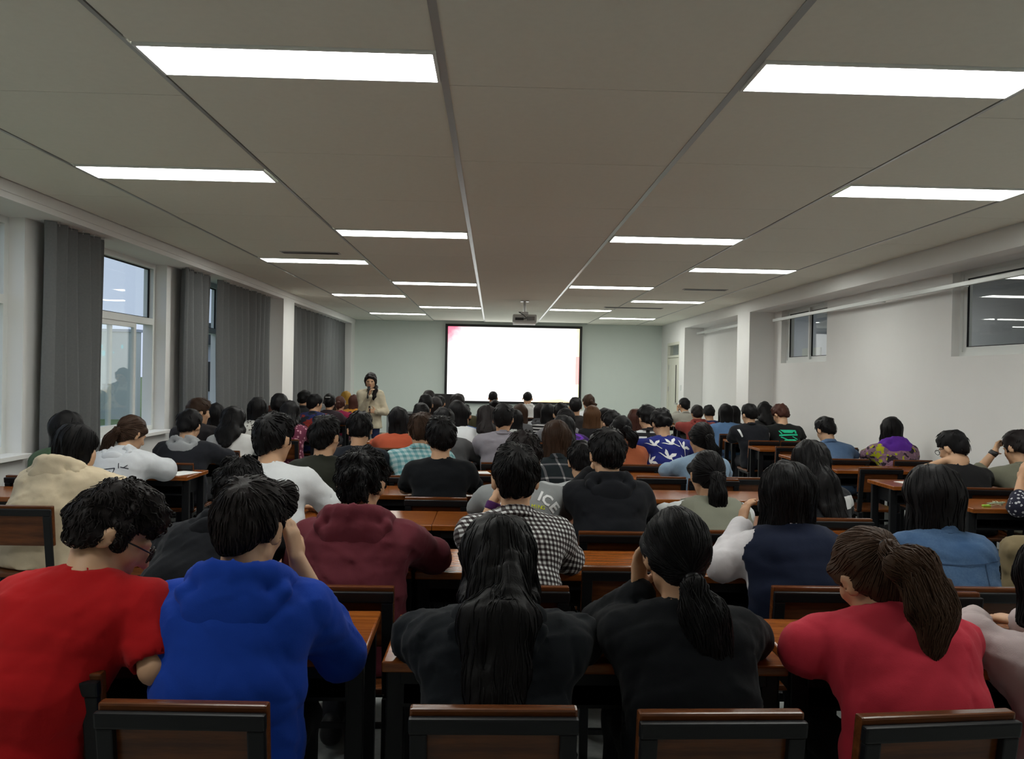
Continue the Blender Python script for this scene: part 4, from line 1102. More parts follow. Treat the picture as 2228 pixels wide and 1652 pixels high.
def word(txt, size, cx, cy, rot, mat):
    out = []; st = size * 0.60; c, n = math.cos(rot), math.sin(rot)
    for i, ch in enumerate(txt):
        o = (i - (len(txt) - 1) / 2) * st; out.append(('d', text_polys(ch, size, cx + c * o, cy + n * o, rot), mat, 'letter'))
    return out
G_L = 'people in the left bank by the windows'; G_M = 'people in the wide middle bank'; G_R = 'people in the right bank by the wall'
PEOPLE = []
def who(t, label, **k):
    k['label'] = label; k['t'] = t; PEOPLE.append(k)
# --- nearest row
who('red T-shirt', 'person in red short-sleeved T-shirt and glasses, head turned and bent to the right', h=(-1.009, 2.120, 1.115), yaw=-6, hy=-62, hp=34, hr=-6, nz=-0.118, px=0.17, fo=0.20, top=('tee', F('red', (0.42, 0.010, 0.012))), hair=('curly', 'soft'), glasses=True, skin='b', loose=1.25, sw=0.172,
    armR=((-0.822, 1.950, 0.816), (-0.867, 2.140, 0.894), (0.0, 1.0, 0.2), (-1, 0, 0), 0.6), legs=M_DARKP, group=G_M, w=1.06)
who('royal blue hoodie', 'person in royal blue hoodie resting the cheek on the right hand', h=(-0.653, 2.140, 1.130), yaw=4, hy=-16, hp=14, px=0.02, top=('hoodie', F('royal', (0.010, 0.050, 0.36))), hood=True, hoods=1.12, hair=('quiff', 'soft'), sleeve='three', sw=0.169, skin='b',
    armR=((-0.412, 2.200, 0.765), (-0.552, 2.260, 1.011), (-0.25, 0.1, 1), (-0.8, 0.3, 0.1), 0.55), group=G_M)
who('black hooded jacket', 'person with very long straight black hair over a black hooded jacket', h=(0.026, 2.160, 1.029), m=False, hp=28, top=('jacket', F('jacketblack', (0.008, 0.010, 0.013))), hood=True, hair=('long', 'black'), hl=0.50, hw=0.95, vol=0.004, sw=0.165, group=G_M)
who('black sweater and low ponytail', 'person in black sweater with a long low ponytail, left hand at the face', h=(0.523, 2.180, 1.067), m=False, hy=8, hp=10, px=-0.02, top=('sweater', C_BLACK), hair=('pony', 'black'), tz=-0.055, tail=((0.025, -0.05, -0.09), (0.05, -0.05, -0.24), (0.07, -0.05, -0.40)), tw=1.9, armL='face', sw=0.153, group=G_M)
who('coral red sweater', 'person in coral red sweater bent low, with a high brown ponytail', h=(1.063, 2.160, 1.019), m=False, hp=26, hr=-10, hy=14, px=-0.05, fo=0.22, nz=-0.105, bow=0.05, top=('sweater', F('coral', (0.50, 0.032, 0.055))), hair=('pony', 'chestnut'), tz=0.06, tail=((0.035, -0.085, -0.04), (0.065, -0.125, -0.14), (0.045, -0.15, -0.27)), tw=1.9, armL=((0.854, 2.080, 0.834), (1.003, 2.280, 0.731), (1, 0.3, 0), (0, 0, -1), 0.5), armR='desk', sw=0.168, loose=1.2, group=G_M)
who('pinkish-white hoodie', 'person in pinkish-white hoodie cut off by the right edge, beside the coral sweater', h=(1.626, 2.200, 0.982), m=False, hp=20, top=('hoodie', F('pinkwhite', (0.46, 0.38, 0.38))), hood=True, hair=('bob', 'black'), group=G_M)
# --- second row
who('black hooded jacket bent forward', 'person in black hooded jacket bent far forward behind the blue hoodie', h=(-1.032, 3.220, 1.053), hp=40, fo=0.30, bow=0.06, px=0.16, top=('jacket', C_CHAR), hood=True, hair=('messy', 'black'), group=G_M)
who('maroon hoodie', 'person in maroon hoodie with messy black hair', h=(-0.513, 3.100, 1.113), hp=20, hy=-6, top=('hoodie', F('maroon', (0.115, 0.022, 0.032))), hood=True, hoods=1.15, hair=('messy', 'black'), sw=0.181, w=1.08, armR='wide', group=G_M)
who('black and white gingham shirt', 'person in small black and white gingham shirt, left hand at the face', h=(0.095, 3.100, 1.147), hp=8, hy=4, top=('shirt', F('gingham', (0.022, 0.014, 0.016), 'gingham', (0.68, 0.70, 0.70), (0.13, 0.12, 0.12), 1.25)), hair=('short', 'black'), sleeve='three', skin='b',
    armL=((-0.048, 3.200, 0.853), (0.016, 3.240, 1.032), (0.35, 0.1, 1), (0.9, 0.2, 0), 0.5), bandL=('wristband', F('purpleband', (0.07, 0.02, 0.10)), False), group=G_M)
who('navy vest over white blouse', 'person with black bob in navy vest over puffed white sleeves', h=(1.200, 3.140, 1.086), m=False, hp=14, top=('vest', F('blouse', (0.58, 0.56, 0.58))), vest=C_NAVY, hair=('bob', 'black'), hl=0.07, vol=0.008, armL=((0.932, 3.100, 0.819), (1.051, 3.250, 0.934), (0.3, 0.4, 0.9), (0.9, 0.2, 0), 0.5), loose=1.5, collar=True, group=G_M)
who('blue denim jacket and bob', 'person with black bob in a blue denim jacket behind the coral sweater', h=(1.822, 3.180, 1.075), m=False, hp=16, top=('jacket', C_DENIM), hair=('bob', 'black'), hl=0.06, vol=0.012, collar=True, group=G_M)
# --- third row
who('white T-shirt', 'person with cropped black hair in a plain white T-shirt', h=(-1.136, 4.100, 1.201), hy=-14, hp=4, px=-0.09, yaw=-8, top=('tee', C_WHITE), hair=('short', 'black'), skin='b', loose=1.3, sw=0.177, group=G_M)
who('grey printed T-shirt', 'person in grey T-shirt with white arched lettering, head hidden behind the gingham shirt', h=(0.165, 4.160, 1.114), hp=26, fo=0.22, top=('tee', F('heather', (0.235, 0.245, 0.25))), hair=('messy', 'soft'), sw=0.186, group=G_M, police=1)
who('black hooded sweatshirt', 'person in black hooded sweatshirt leaning on the left arm', h=(0.608, 4.100, 1.148), hp=12, hy=6, top=('hoodie', F('blackhood', (0.009, 0.010, 0.013))), hood=True, hair=('short', 'black'), vol=0.006, armL=((0.410, 4.150, 0.895), (0.541, 4.280, 1.015), (0.4, 0.2, 1), (0.9, 0, 0), 0.4), skin='b', group=G_M)
who('grey-green vest over white sleeves', 'person with long wavy ponytail in grey-green vest over white sleeves', h=(1.155, 4.150, 1.044), m=False, hp=12, hy=6, top=('vest', F('whiteslv', (0.60, 0.62, 0.62))), vest=F('sage', (0.20, 0.205, 0.16)), hair=('pony', 'black'), tz=0.0, tail=((0.0, -0.05, -0.10), (0.01, -0.04, -0.24), (0.05, -0.02, -0.33)), tw=1.5, loose=1.3, group=G_M)
who('black and white sports jacket', 'person with long black hair over a black and white sports jacket', h=(1.870, 4.550, 1.071), m=False, hp=24, hy=-8, top=('jacket', F('sportbw', (0.016, 0.017, 0.020), 'bars', (0.55, 0.55, 0.55), scale=0.35)), hair=('long', 'black'), hl=0.34, hx=0.06, group=G_M)
# --- fourth row
who('dark olive top', 'person with thick black hair in dark olive top beside the white T-shirt', h=(-1.070, 5.050, 1.139), hp=4, hy=-18, top=('tee', F('dkolive', (0.020, 0.022, 0.016))), hair=('short', 'black'), skin='b', group=G_M)
who('plain black T-shirt', 'person in plain black T-shirt with slim bare neck, seen straight from behind', h=(-0.325, 4.980, 1.151), hp=0, hy=6, fo=0.12, bow=0.02, top=('tee', C_BLACK), hair=('short', 'black'), vol=0.004, skin='b', group=G_M)
who('light grey T-shirt', 'person in light grey T-shirt half hidden by the black hooded sweatshirt', h=(0.583, 5.000, 1.010), hp=18, top=('tee', C_LGREY), hair=('short', 'black'), armL='wide', px=-0.02, sw=0.186, skin='b', group=G_M)
# --- fifth row
who('black top with pale hairband', 'person with rounded black hair and black top behind the maroon hoodie', h=(-1.005, 5.950, 1.116), hp=26, hy=14, top=('tee', F('bluk', (0.012, 0.015, 0.022))), hair=('bowl', 'black'), group=G_M)
who('aqua checked shirt', 'person in pale aqua checked shirt with brown hair', h=(-0.547, 6.000, 1.115), hp=14, top=('shirt', F('aqua', (0.115, 0.30, 0.33), 'plaid', (0.44, 0.56, 0.57), (0.24, 0.42, 0.44), 0.85)), hair=('bowl', 'brown'), sw=0.195, collar=True, group=G_M)
who('black and white plaid shirt', 'person with long brown hair over a black and white window-plaid shirt', h=(0.462, 5.600, 1.094), m=False, hp=22, top=('shirt', F('bwplaid', (0.018, 0.024, 0.028), 'window_plaid', (0.50, 0.50, 0.50), (0.13, 0.13, 0.14), 0.95)), hair=('long', 'brown'), hl=0.10, vol=0.008, hw=1.1, group=G_M)
who('pale denim shirt', 'person in pale blue denim shirt with long black ponytail', h=(1.643, 6.100, 1.085), m=False, hy=16, hp=8, top=('shirt', C_LDENIM), hair=('pony', 'black'), tz=0.02, tail=((0.03, -0.04, -0.10), (0.05, -0.03, -0.25)), tw=1.2, armL='wide', collar=True, group=G_M)
# --- sixth row
who('dark grey jacket', 'person in dark grey jacket just behind the plain black T-shirt', h=(-0.431, 6.950, 1.113), hp=22, px=-0.09, top=('jacket', C_DGREY), hair=('bowl', 'black'), group=G_M)
who('lavender-grey jacket', 'person in lavender-grey jacket and thin glasses', h=(0.099, 6.950, 1.160), hp=16, hy=-14, top=('jacket', F('lavender', (0.23, 0.215, 0.245))), hair=('bowl', 'black'), glasses=M_METAL, sw=0.186, group=G_M)
who('white T-shirt and long hair', 'person with long black hair and white T-shirt behind the window-plaid shirt', h=(0.611, 6.700, 1.084), m=False, hp=20, px=-0.07, top=('tee', F('white2', (0.64, 0.66, 0.68))), hair=('long', 'black'), hl=0.15, group=G_M)
who('rust sweater', 'person in rust orange sweater with long black ponytail', h=(1.152, 6.950, 1.085), m=False, hp=10, hy=14, px=-0.08, top=('sweater', F('rust', (0.31, 0.085, 0.036))), hair=('pony', 'black'), tz=0.02, tail=((0.05, -0.04, -0.09), (0.06, -0.03, -0.25)), tw=1.5, group=G_M)
who('blue crane-print shirt', 'person in deep blue shirt printed with white flying cranes', h=(1.546, 7.100, 1.135), hp=34, hy=12, fo=0.24, bow=0.05, top=('tee', F('craneblue', (0.016, 0.022, 0.15))), hair=('messy', 'black'), sw=0.209, w=1.1, armL='wide', armR='wide', skin='b', group=G_M, crane=1)
# --- seventh row
who('orange-red top and bob', 'person with straight black bob in orange-red top', h=(-0.955, 8.000, 1.066), m=False, hp=6, fo=0.13, top=('sweater', F('orangered', (0.42, 0.085, 0.040))), hair=('bob', 'black'), hl=0.05, vol=0.006, sw=0.177, group=G_M)
who('white cardigan', 'person with long black hair and white cardigan in front of the blue shirt', h=(-0.356, 8.000, 1.152), m=False, hp=6, px=-0.08, top=('sweater', C_WHITE), hair=('long', 'black'), hl=0.12, group=G_M)
who('white blouse and loose hair', 'person with loose dark hair over white blouse, left of the lavender jacket', h=(-0.055, 8.050, 1.104), m=False, hp=26, top=('shirt', F('white3', (0.60, 0.61, 0.61))), hair=('long', 'soft'), hl=0.18, group=G_M)
who('purple top', 'person with black hair whose purple top shows at the right shoulder', h=(0.747, 7.950, 1.090), m=False, hp=24, px=-0.06, top=('jacket', F('purpledark', (0.045, 0.02, 0.11), 'camo', (0.13, 0.035, 0.36), (0.02, 0.015, 0.02), 0.35)), hair=('bob', 'black'), group=G_M)
who('dark top left of the rust sweater', 'person with short black hair, ear showing, just left of the rust sweater', h=(1.225, 8.000, 1.078), hp=14, hy=14, top=('tee', F('dk1', (0.016, 0.015, 0.018))), hair=('short', 'black'), skin='b', group=G_M)
who('black shirt with white bars', 'person with black hair and black shirt barred with white, left of the crane print', h=(1.594, 8.000, 1.137), hp=18, hy=18, top=('shirt', F('bars', (0.016, 0.015, 0.018), 'bars', (0.55, 0.56, 0.57))), hair=('bowl', 'black'), skin='b', group=G_M)
# --- eighth row
who('olive drab top', 'person with round black hair and olive drab top left of the aqua shirt', h=(-0.812, 8.950, 1.075), hp=14, top=('tee', F('drab', (0.16, 0.15, 0.085))), hair=('bowl', 'black'), px=-0.06, group=G_M)
who('mid blue shirt', 'person in mid blue shirt half hidden by the white cardigan', h=(-0.335, 8.950, 1.073), hp=26, px=-0.09, top=('shirt', C_BLUE), hair=('short', 'black'), group=G_M)
who('pale patterned blouse', 'person with dark hair and pale patterned blouse right of the lavender jacket', h=(0.255, 8.950, 1.026), m=False, hp=20, px=-0.06, top=('shirt', F('pale_pat', (0.50, 0.52, 0.51), 'floral', (0.10, 0.10, 0.11))), hair=('long', 'black'), hl=0.12, group=G_M)
who('grey shirt behind the purple top', 'person with short black hair in grey shirt behind the purple top', h=(0.787, 8.950, 1.110), hp=14, hy=10, px=0.09, top=('shirt', F('grey2', (0.24, 0.24, 0.26))), hair=('short', 'black'), skin='b', group=G_M)
who('long light brown hair', 'person with long light brown hair and dark top', h=(1.142, 8.950, 1.090), m=False, hp=6, top=('sweater', F('dk2', (0.014, 0.014, 0.016))), hair=('long', 'light'), hl=0.12, group=G_M)
who('dark striped top and brown bob', 'person with reddish-brown bob and glasses in dark striped top', h=(1.657, 8.950, 1.062), m=False, hp=10, hy=-20, glasses=M_METAL, top=('sweater', F('bars2', (0.02, 0.018, 0.02), 'stripes', (0.5, 0.5, 0.5), scale=0.6)), hair=('bob', 'auburn'), group=G_M)
# --- ninth row and beyond
who('black T-shirt with white trim', 'person in black T-shirt with white sleeve trim near the front', h=(-0.847, 9.950, 1.153), hp=4, top=('tee', F('dk3', (0.016, 0.014, 0.016))), hair=('short', 'black'), sw=0.186, skin='b', group=G_M)
who('olive jacket and dark cap', 'person in olive jacket and dark cap below the left part of the screen', h=(-0.445, 9.950, 1.166), hp=4, px=-0.05, top=('jacket', C_OLIVE), hair=('bowl', 'soft'), sw=0.205, w=1.1, skin='b', group=G_M)
who('brown-haired grey top', 'person with short brown hair right of the lavender jacket', h=(0.353, 9.950, 1.058), m=False, hp=16, top=('sweater', F('dk4', (0.10, 0.10, 0.105))), hair=('bob', 'brown'), group=G_M)
who('black and white striped top', 'person in narrow black and white striped top', h=(0.711, 9.950, 1.065), m=False, hp=12, px=0.08, top=('sweater', F('stripes', (0.015, 0.014, 0.016), 'stripes', (0.60, 0.60, 0.60), scale=0.75)), hair=('bob', 'black'), sw=0.177, group=G_M)
who('face in profile with glasses', 'person in profile with glasses and short black hair, right of the light brown hair', h=(1.441, 9.950, 1.020), hp=10, hy=70, glasses=M_METAL, top=('tee', F('dk5', (0.02, 0.02, 0.022))), hair=('short', 'black'), skin='b', group=G_M)
who('dark long hair near the lectern', 'person with long dark hair below the left edge of the screen', h=(-0.797, 10.950, 1.095), m=False, hp=6, top=('sweater', F('dk6', (0.03, 0.028, 0.03))), hair=('long', 'soft'), hl=0.1, group=G_M)
who('dark top with hair bun', 'person with dark hair in a bun in front of the grey-blue shirt', h=(0.033, 10.950, 1.072), m=False, hp=20, top=('sweater', F('dk7', (0.03, 0.03, 0.032))), hair=('bun', 'black'), group=G_M)
who('grey and black hoodie', 'person with dark hair in grey and black hoodie below the screen', h=(0.672, 10.950, 1.032), m=False, hp=16, px=0.10, top=('hoodie', C_GREY), hood=F('hood_gb', (0.05, 0.05, 0.055)), hair=('long', 'soft'), hl=0.08, sw=0.195, group=G_M)
who('black T-shirt by the screen edge', 'person in black T-shirt at the lower right screen corner', h=(1.162, 10.950, 1.125), hp=2, px=-0.05, top=('tee', F('dk8', (0.016, 0.014, 0.014))), hair=('short', 'black'), skin='b', group=G_M)
who('black hair behind the white-trimmed T-shirt', 'person whose black hair rises just behind the white-trimmed T-shirt', h=(-0.977, 11.950, 1.160), hp=2, top=('tee', F('dk9', (0.03, 0.03, 0.03))), hair=('bowl', 'soft'), group=G_M)
who('white T-shirt and side ponytail', 'person in white T-shirt with a short side ponytail against the front wall', h=(1.471, 11.950, 1.158), m=False, hp=2, hy=10, top=('tee', C_WHITE), hair=('pony', 'brown'), tz=0.03, tail=((0.06, -0.02, -0.06), (0.07, -0.01, -0.13)), tw=0.8, px=-0.02, group=G_M)
who('grey checked shirt by the monitor', 'person in grey checked shirt just below the monitor', h=(-0.875, 12.950, 1.057), hp=8, top=('shirt', F('grchk', (0.10, 0.10, 0.11), 'plaid', (0.3, 0.3, 0.32), (0.2, 0.2, 0.21))), hair=('short', 'black'), group=G_M)
who('grey-blue shirt', 'person with cropped hair in grey-blue shirt against the screen', h=(0.006, 13.900, 1.138), hp=0, fo=0.1, bow=0.01, top=('shirt', F('greyblue', (0.22, 0.25, 0.29))), hair=('crew', 'black'), sw=0.177, skin='c', group=G_M)
who('white hooded top', 'person with cropped hair in white hooded top against the screen', h=(0.619, 13.900, 1.141), hp=0, fo=0.1, bow=0.01, top=('hoodie', F('white5', (0.68, 0.69, 0.68))), hood=True, hair=('crew', 'black'), skin='b', group=G_M)
# --- left bank
who('beige trench coat', 'person in beige hooded trench coat with untidy black hair, by the windows', h=(-2.430, 4.620, 1.084), m=False, hp=26, hy=-30, hr=8, yaw=-8, fo=0.22, px=0.03, top=('coat', F('beige', (0.60, 0.50, 0.35))), hood=True, hoods=1.25, hair=('long', 'black'), hl=0.09, hx=-0.10, hw=1.15, vol=0.006, sw=0.177, w=1.12, loose=1.15, armR='face', armL='desk', skin='b', group=G_L)
who('white jacket with black print', 'person in white hooded jacket with black line print and brown ponytail', h=(-2.599, 5.700, 1.079), m=False, hp=26, hy=-24, yaw=-8, fo=0.22, px=0.02, top=('coat', F('whitecoat', (0.56, 0.58, 0.61))), hood=True, hoods=0.85, crease=0.35, hair=('pony', 'brown'), tz=0.0, tail=((-0.05, -0.03, -0.08), (-0.08, -0.03, -0.20), (-0.12, -0.02, -0.27)), tw=1.25, armR='wide', skin='b', group=G_L, legs=M_JEAN, oncoat=1)
who('green jacket', 'person with curly black hair in green jacket under the window', h=(-3.068, 5.720, 1.080), m=False, hp=22, hy=-10, top=('jacket', F('green', (0.055, 0.095, 0.050))), hair=('bob', 'black'), vol=0.016, hl=0.03, w=1.05, group=G_L)
who('black jacket with pale grey hood lining', 'person in black jacket with pale grey lining at the neck', h=(-2.512, 6.550, 1.081), hp=20, hy=-6, top=('jacket', F('blkj', (0.016, 0.017, 0.022))), hood=C_GREY, hair=('short', 'black'), vol=0.005, sw=0.186, w=1.05, armR='wide', skin='b', group=G_L)
who('brown hair by the curtain', 'person with brown hair, face turned right, before the narrow curtain', h=(-2.885, 7.750, 1.132), hp=8, hy=-48, top=('jacket', F('dk10', (0.025, 0.022, 0.024))), hair=('short', 'brown'), vol=0.006, skin='b', group=G_L)
who('long black hair and white coat', 'person with very long black hair over a white coat', h=(-2.477, 7.550, 1.062), m=False, hp=10, top=('coat', F('wcoat2', (0.58, 0.58, 0.57))), hair=('long', 'black'), hl=0.26, hw=1.15, vol=0.010, group=G_L)
who('dark hair by the bare window strip', 'person with loose dark hair below the bare window strip', h=(-3.069, 8.750, 1.030), m=False, hp=14, top=('sweater', F('dk11', (0.02, 0.018, 0.02))), hair=('long', 'black'), hl=0.1, vol=0.01, group=G_L)
who('white floral top', 'person with shoulder-length black hair and white floral top', h=(-2.600, 8.750, 1.121), m=False, hp=8, hy=-14, px=0.05, top=('sweater', F('floralw', (0.58, 0.57, 0.52), 'floral', (0.12, 0.10, 0.09))), hair=('bob', 'black'), hl=0.04, group=G_L)
who('pink floral top', 'person with long black hair and pink floral top', h=(-2.256, 8.800, 1.084), m=False, hp=14, top=('sweater', F('floralp', (0.14, 0.03, 0.06), 'floral', (0.5, 0.25, 0.3))), hair=('long', 'black'), hl=0.2, group=G_L)
who('round black hair by the column', 'person with round black hair just left of the white column', h=(-2.637, 9.750, 1.118), hp=4, top=('jacket', F('dk12', (0.02, 0.02, 0.025))), hair=('bowl', 'black'), vol=0.012, group=G_L)
who('brown hair with pink clip', 'person with brown hair and pink hair clip, head bent low', h=(-2.997, 10.700, 0.942), m=False, hp=24, top=('sweater', F('dk13', (0.05, 0.03, 0.03))), hair=('bob', 'auburn'), group=G_L, clip=1)
who('blue and red plaid jacket', 'person in blue and red plaid jacket and glasses', h=(-2.438, 10.800, 1.106), hp=6, hy=-40, px=0.03, glasses=M_METAL, top=('jacket', F('plaidbr', (0.02, 0.028, 0.10), 'camo', (0.20, 0.025, 0.02), (0.015, 0.02, 0.03), 0.5)), hair=('bowl', 'black'), sw=0.195, skin='b', group=G_L)
who('dark jacket beside the column', 'person with short black hair just right of the white column', h=(-2.823, 11.800, 1.135), hp=4, hy=-25, top=('jacket', F('dk14', (0.02, 0.02, 0.022))), hair=('short', 'black'), group=G_L)
who('black hair with silver clip', 'person with black hair and a silver clip, left of the crimson top', h=(-2.451, 11.800, 1.094), m=False, hp=8, top=('sweater', F('dk15', (0.03, 0.02, 0.025))), hair=('bun', 'black'), tz=0.0, group=G_L, clip=2)
who('crimson top with white strap', 'person in crimson top with a white bag strap and brown ponytail', h=(-2.487, 12.800, 1.031), m=False, hp=6, top=('sweater', F('crimson', (0.20, 0.012, 0.045))), hair=('pony', 'auburn'), tz=0.03, tail=((0.0, -0.03, -0.08), (0.0, -0.02, -0.17)), sw=0.186, group=G_L, strap=1)
who('mustard jacket and dark red hair', 'person with dark red hair in mustard jacket beside the lecturer', h=(-2.433, 13.800, 1.021), m=False, hp=6, top=('jacket', F('mustard', (0.42, 0.19, 0.025), 'camo', (0.50, 0.16, 0.07), (0.42, 0.19, 0.025), 0.3)), hair=('bob', 'auburn'), sw=0.186, group=G_L)
who('ochre knitted hat', 'person in ochre knitted hat at the front by the curtain', h=(-2.765, 14.800, 1.057), m=False, hp=6, top=('jacket', F('dk16', (0.05, 0.03, 0.02))), hair=('bob', 'ochre'), group=G_L)
# --- right bank
who('olive shirt and black watch', 'person in olive shirt with black watch, hand on the forehead, cut by the right edge', h=(4.002, 5.850, 1.076), hp=18, hy=16, top=('shirt', F('oliveshirt', (0.17, 0.17, 0.125))), hair=('short', 'soft'), armL='brow', sleeve='three', bandL=('watch', M_BLKP, True), skin='b', collar=True, group=G_R)
who('black T-shirt and glasses by the wall', 'person in black T-shirt and glasses with a hand on the nape', h=(3.501, 5.850, 1.067), hp=20, hy=24, px=-0.06, top=('tee', F('blkt2', (0.012, 0.012, 0.013))), hair=('short', 'black'), glasses=True, armL='nape', sw=0.186, skin='b', group=G_R)
who('dark blue sleeve with white pattern', 'person in dark blue white-patterned sleeve cut off by the right edge', h=(3.690, 4.850, 1.010), m=False, hp=14, top=('shirt', F('bandana', (0.020, 0.020, 0.035), 'floral', (0.45, 0.45, 0.48), scale=1.4)), hair=('long', 'black'), hl=0.1, sleeve='three', armL=((3.329, 4.850, 0.783), (3.449, 5.000, 0.939), (0.3, 0.2, 1), (1, 0, 0), 0.4), group=G_R)
who('denim shirt by the wall', 'person with short black hair in blue denim shirt in the right bank', h=(3.363, 7.800, 1.062), hp=24, hy=14, fo=0.22, px=-0.05, top=('shirt', F('denim2', (0.075, 0.135, 0.25), 'denim', (0.15, 0.23, 0.36))), hair=('short', 'black'), sw=0.186, bow=0.05, w=1.05, collar=True, legs=M_JEAN, skin='b', group=G_R)
who('purple and yellow windbreaker', 'person with long black hair in purple, yellow and pink windbreaker', h=(4.004, 7.750, 1.076), m=False, hp=8, px=-0.02, top=('jacket', F('wind', (0.20, 0.12, 0.16), 'camo', (0.42, 0.42, 0.02), (0.30, 0.16, 0.24), 1.0)), hood=M_PURP, hoods=1.15, hair=('long', 'black'), hl=0.06, hw=0.9, sw=0.167, group=G_R)
who('black sports jacket', 'person in black sports jacket with white shoulder flash', h=(3.242, 9.800, 1.112), hp=10, hy=16, px=-0.06, top=('jacket', F('sport2', (0.012, 0.013, 0.017))), hair=('short', 'black'), vol=0.006, sw=0.186, skin='b', group=G_R, flash=1)
who('black T-shirt with green print', 'person with brown hair in black T-shirt with a bright green back print', h=(3.641, 9.800, 1.119), hp=30, hy=22, px=-0.06, top=('tee', F('blkt3', (0.012, 0.013, 0.013))), hair=('messy', 'auburn'), sw=0.186, skin='b', group=G_R, green=1)
who('long straight hair against the wall', 'person with long straight black hair between the sports jacket and the green print', h=(3.779, 10.800, 1.121), m=False, hp=4, top=('sweater', F('dk17', (0.02, 0.02, 0.02))), hair=('long', 'black'), hl=0.2, group=G_R)
who('mid-blue denim blouse', 'person with black bob in mid-blue denim blouse before the far column', h=(3.244, 10.800, 1.079), m=False, hp=8, top=('shirt', F('denim3', (0.09, 0.17, 0.31))), hair=('bob', 'black'), hl=0.05, sw=0.177, collar=True, legs=M_JEAN, group=G_R)
who('dark bob half hidden by another', 'person with dark bob half hidden behind the mid-blue denim blouse', h=(3.665, 11.800, 1.021), m=False, hp=6, top=('sweater', F('dk18', (0.02, 0.02, 0.022))), hair=('bob', 'black'), group=G_R)
who('brick-red hoodie', 'person with short hair in brick-red hoodie by the door', h=(3.162, 12.000, 1.011), hp=18, top=('hoodie', F('brick', (0.22, 0.042, 0.035))), hood=True, hair=('bowl', 'soft'), sw=0.195, group=G_R)
who('navy top', 'person in navy top with head bowed near the door', h=(3.599, 12.900, 0.975), hp=26, top=('sweater', F('navy2', (0.010, 0.016, 0.06))), hair=('short', 'black'), vol=0.008, px=-0.06, group=G_R)
who('stone-grey shirt', 'person in stone-grey shirt with hand to the face in front of the door', h=(3.329, 13.500, 1.082), hp=6, hy=20, top=('shirt', F('stone', (0.27, 0.26, 0.225))), hair=('short', 'black'), armL='face', sw=0.205, collar=True, skin='b', group=G_R)
# --- the lecturer
who('LECTURER', 'lecturer in cream jacket speaking into a black microphone, facing the room', h=(-1.870, 12.000, 1.424), stand=True, yaw=178, fo=0.015, bow=0.0, m=False, hp=4, hy=4, top=('jacket', C_CREAM), hair=('pony', 'soft'), tz=-0.05, tail=((-0.08, 0.07, -0.05), (-0.10, 0.20, -0.10), (-0.095, 0.25, -0.19), (-0.085, 0.26, -0.27)), tw=0.8, bangs=True, loose=0.55, w=0.9, fine=True, eyes=True, collar=True, long=0.13, legs=F('indigo', (0.02, 0.028, 0.075)), skin='b', group='lecturer', sw=0.142,
    armR=((-1.980, 11.930, 0.976), (-1.853, 11.800, 1.199), (-0.25, 0.25, 1), (-1, 0.2, 0), 1.0), armL=((-1.644, 12.020, 0.957), (-1.748, 11.820, 0.965), (0.9, 0.25, 0.15), (0.2, 1, 0.2), 0.9))

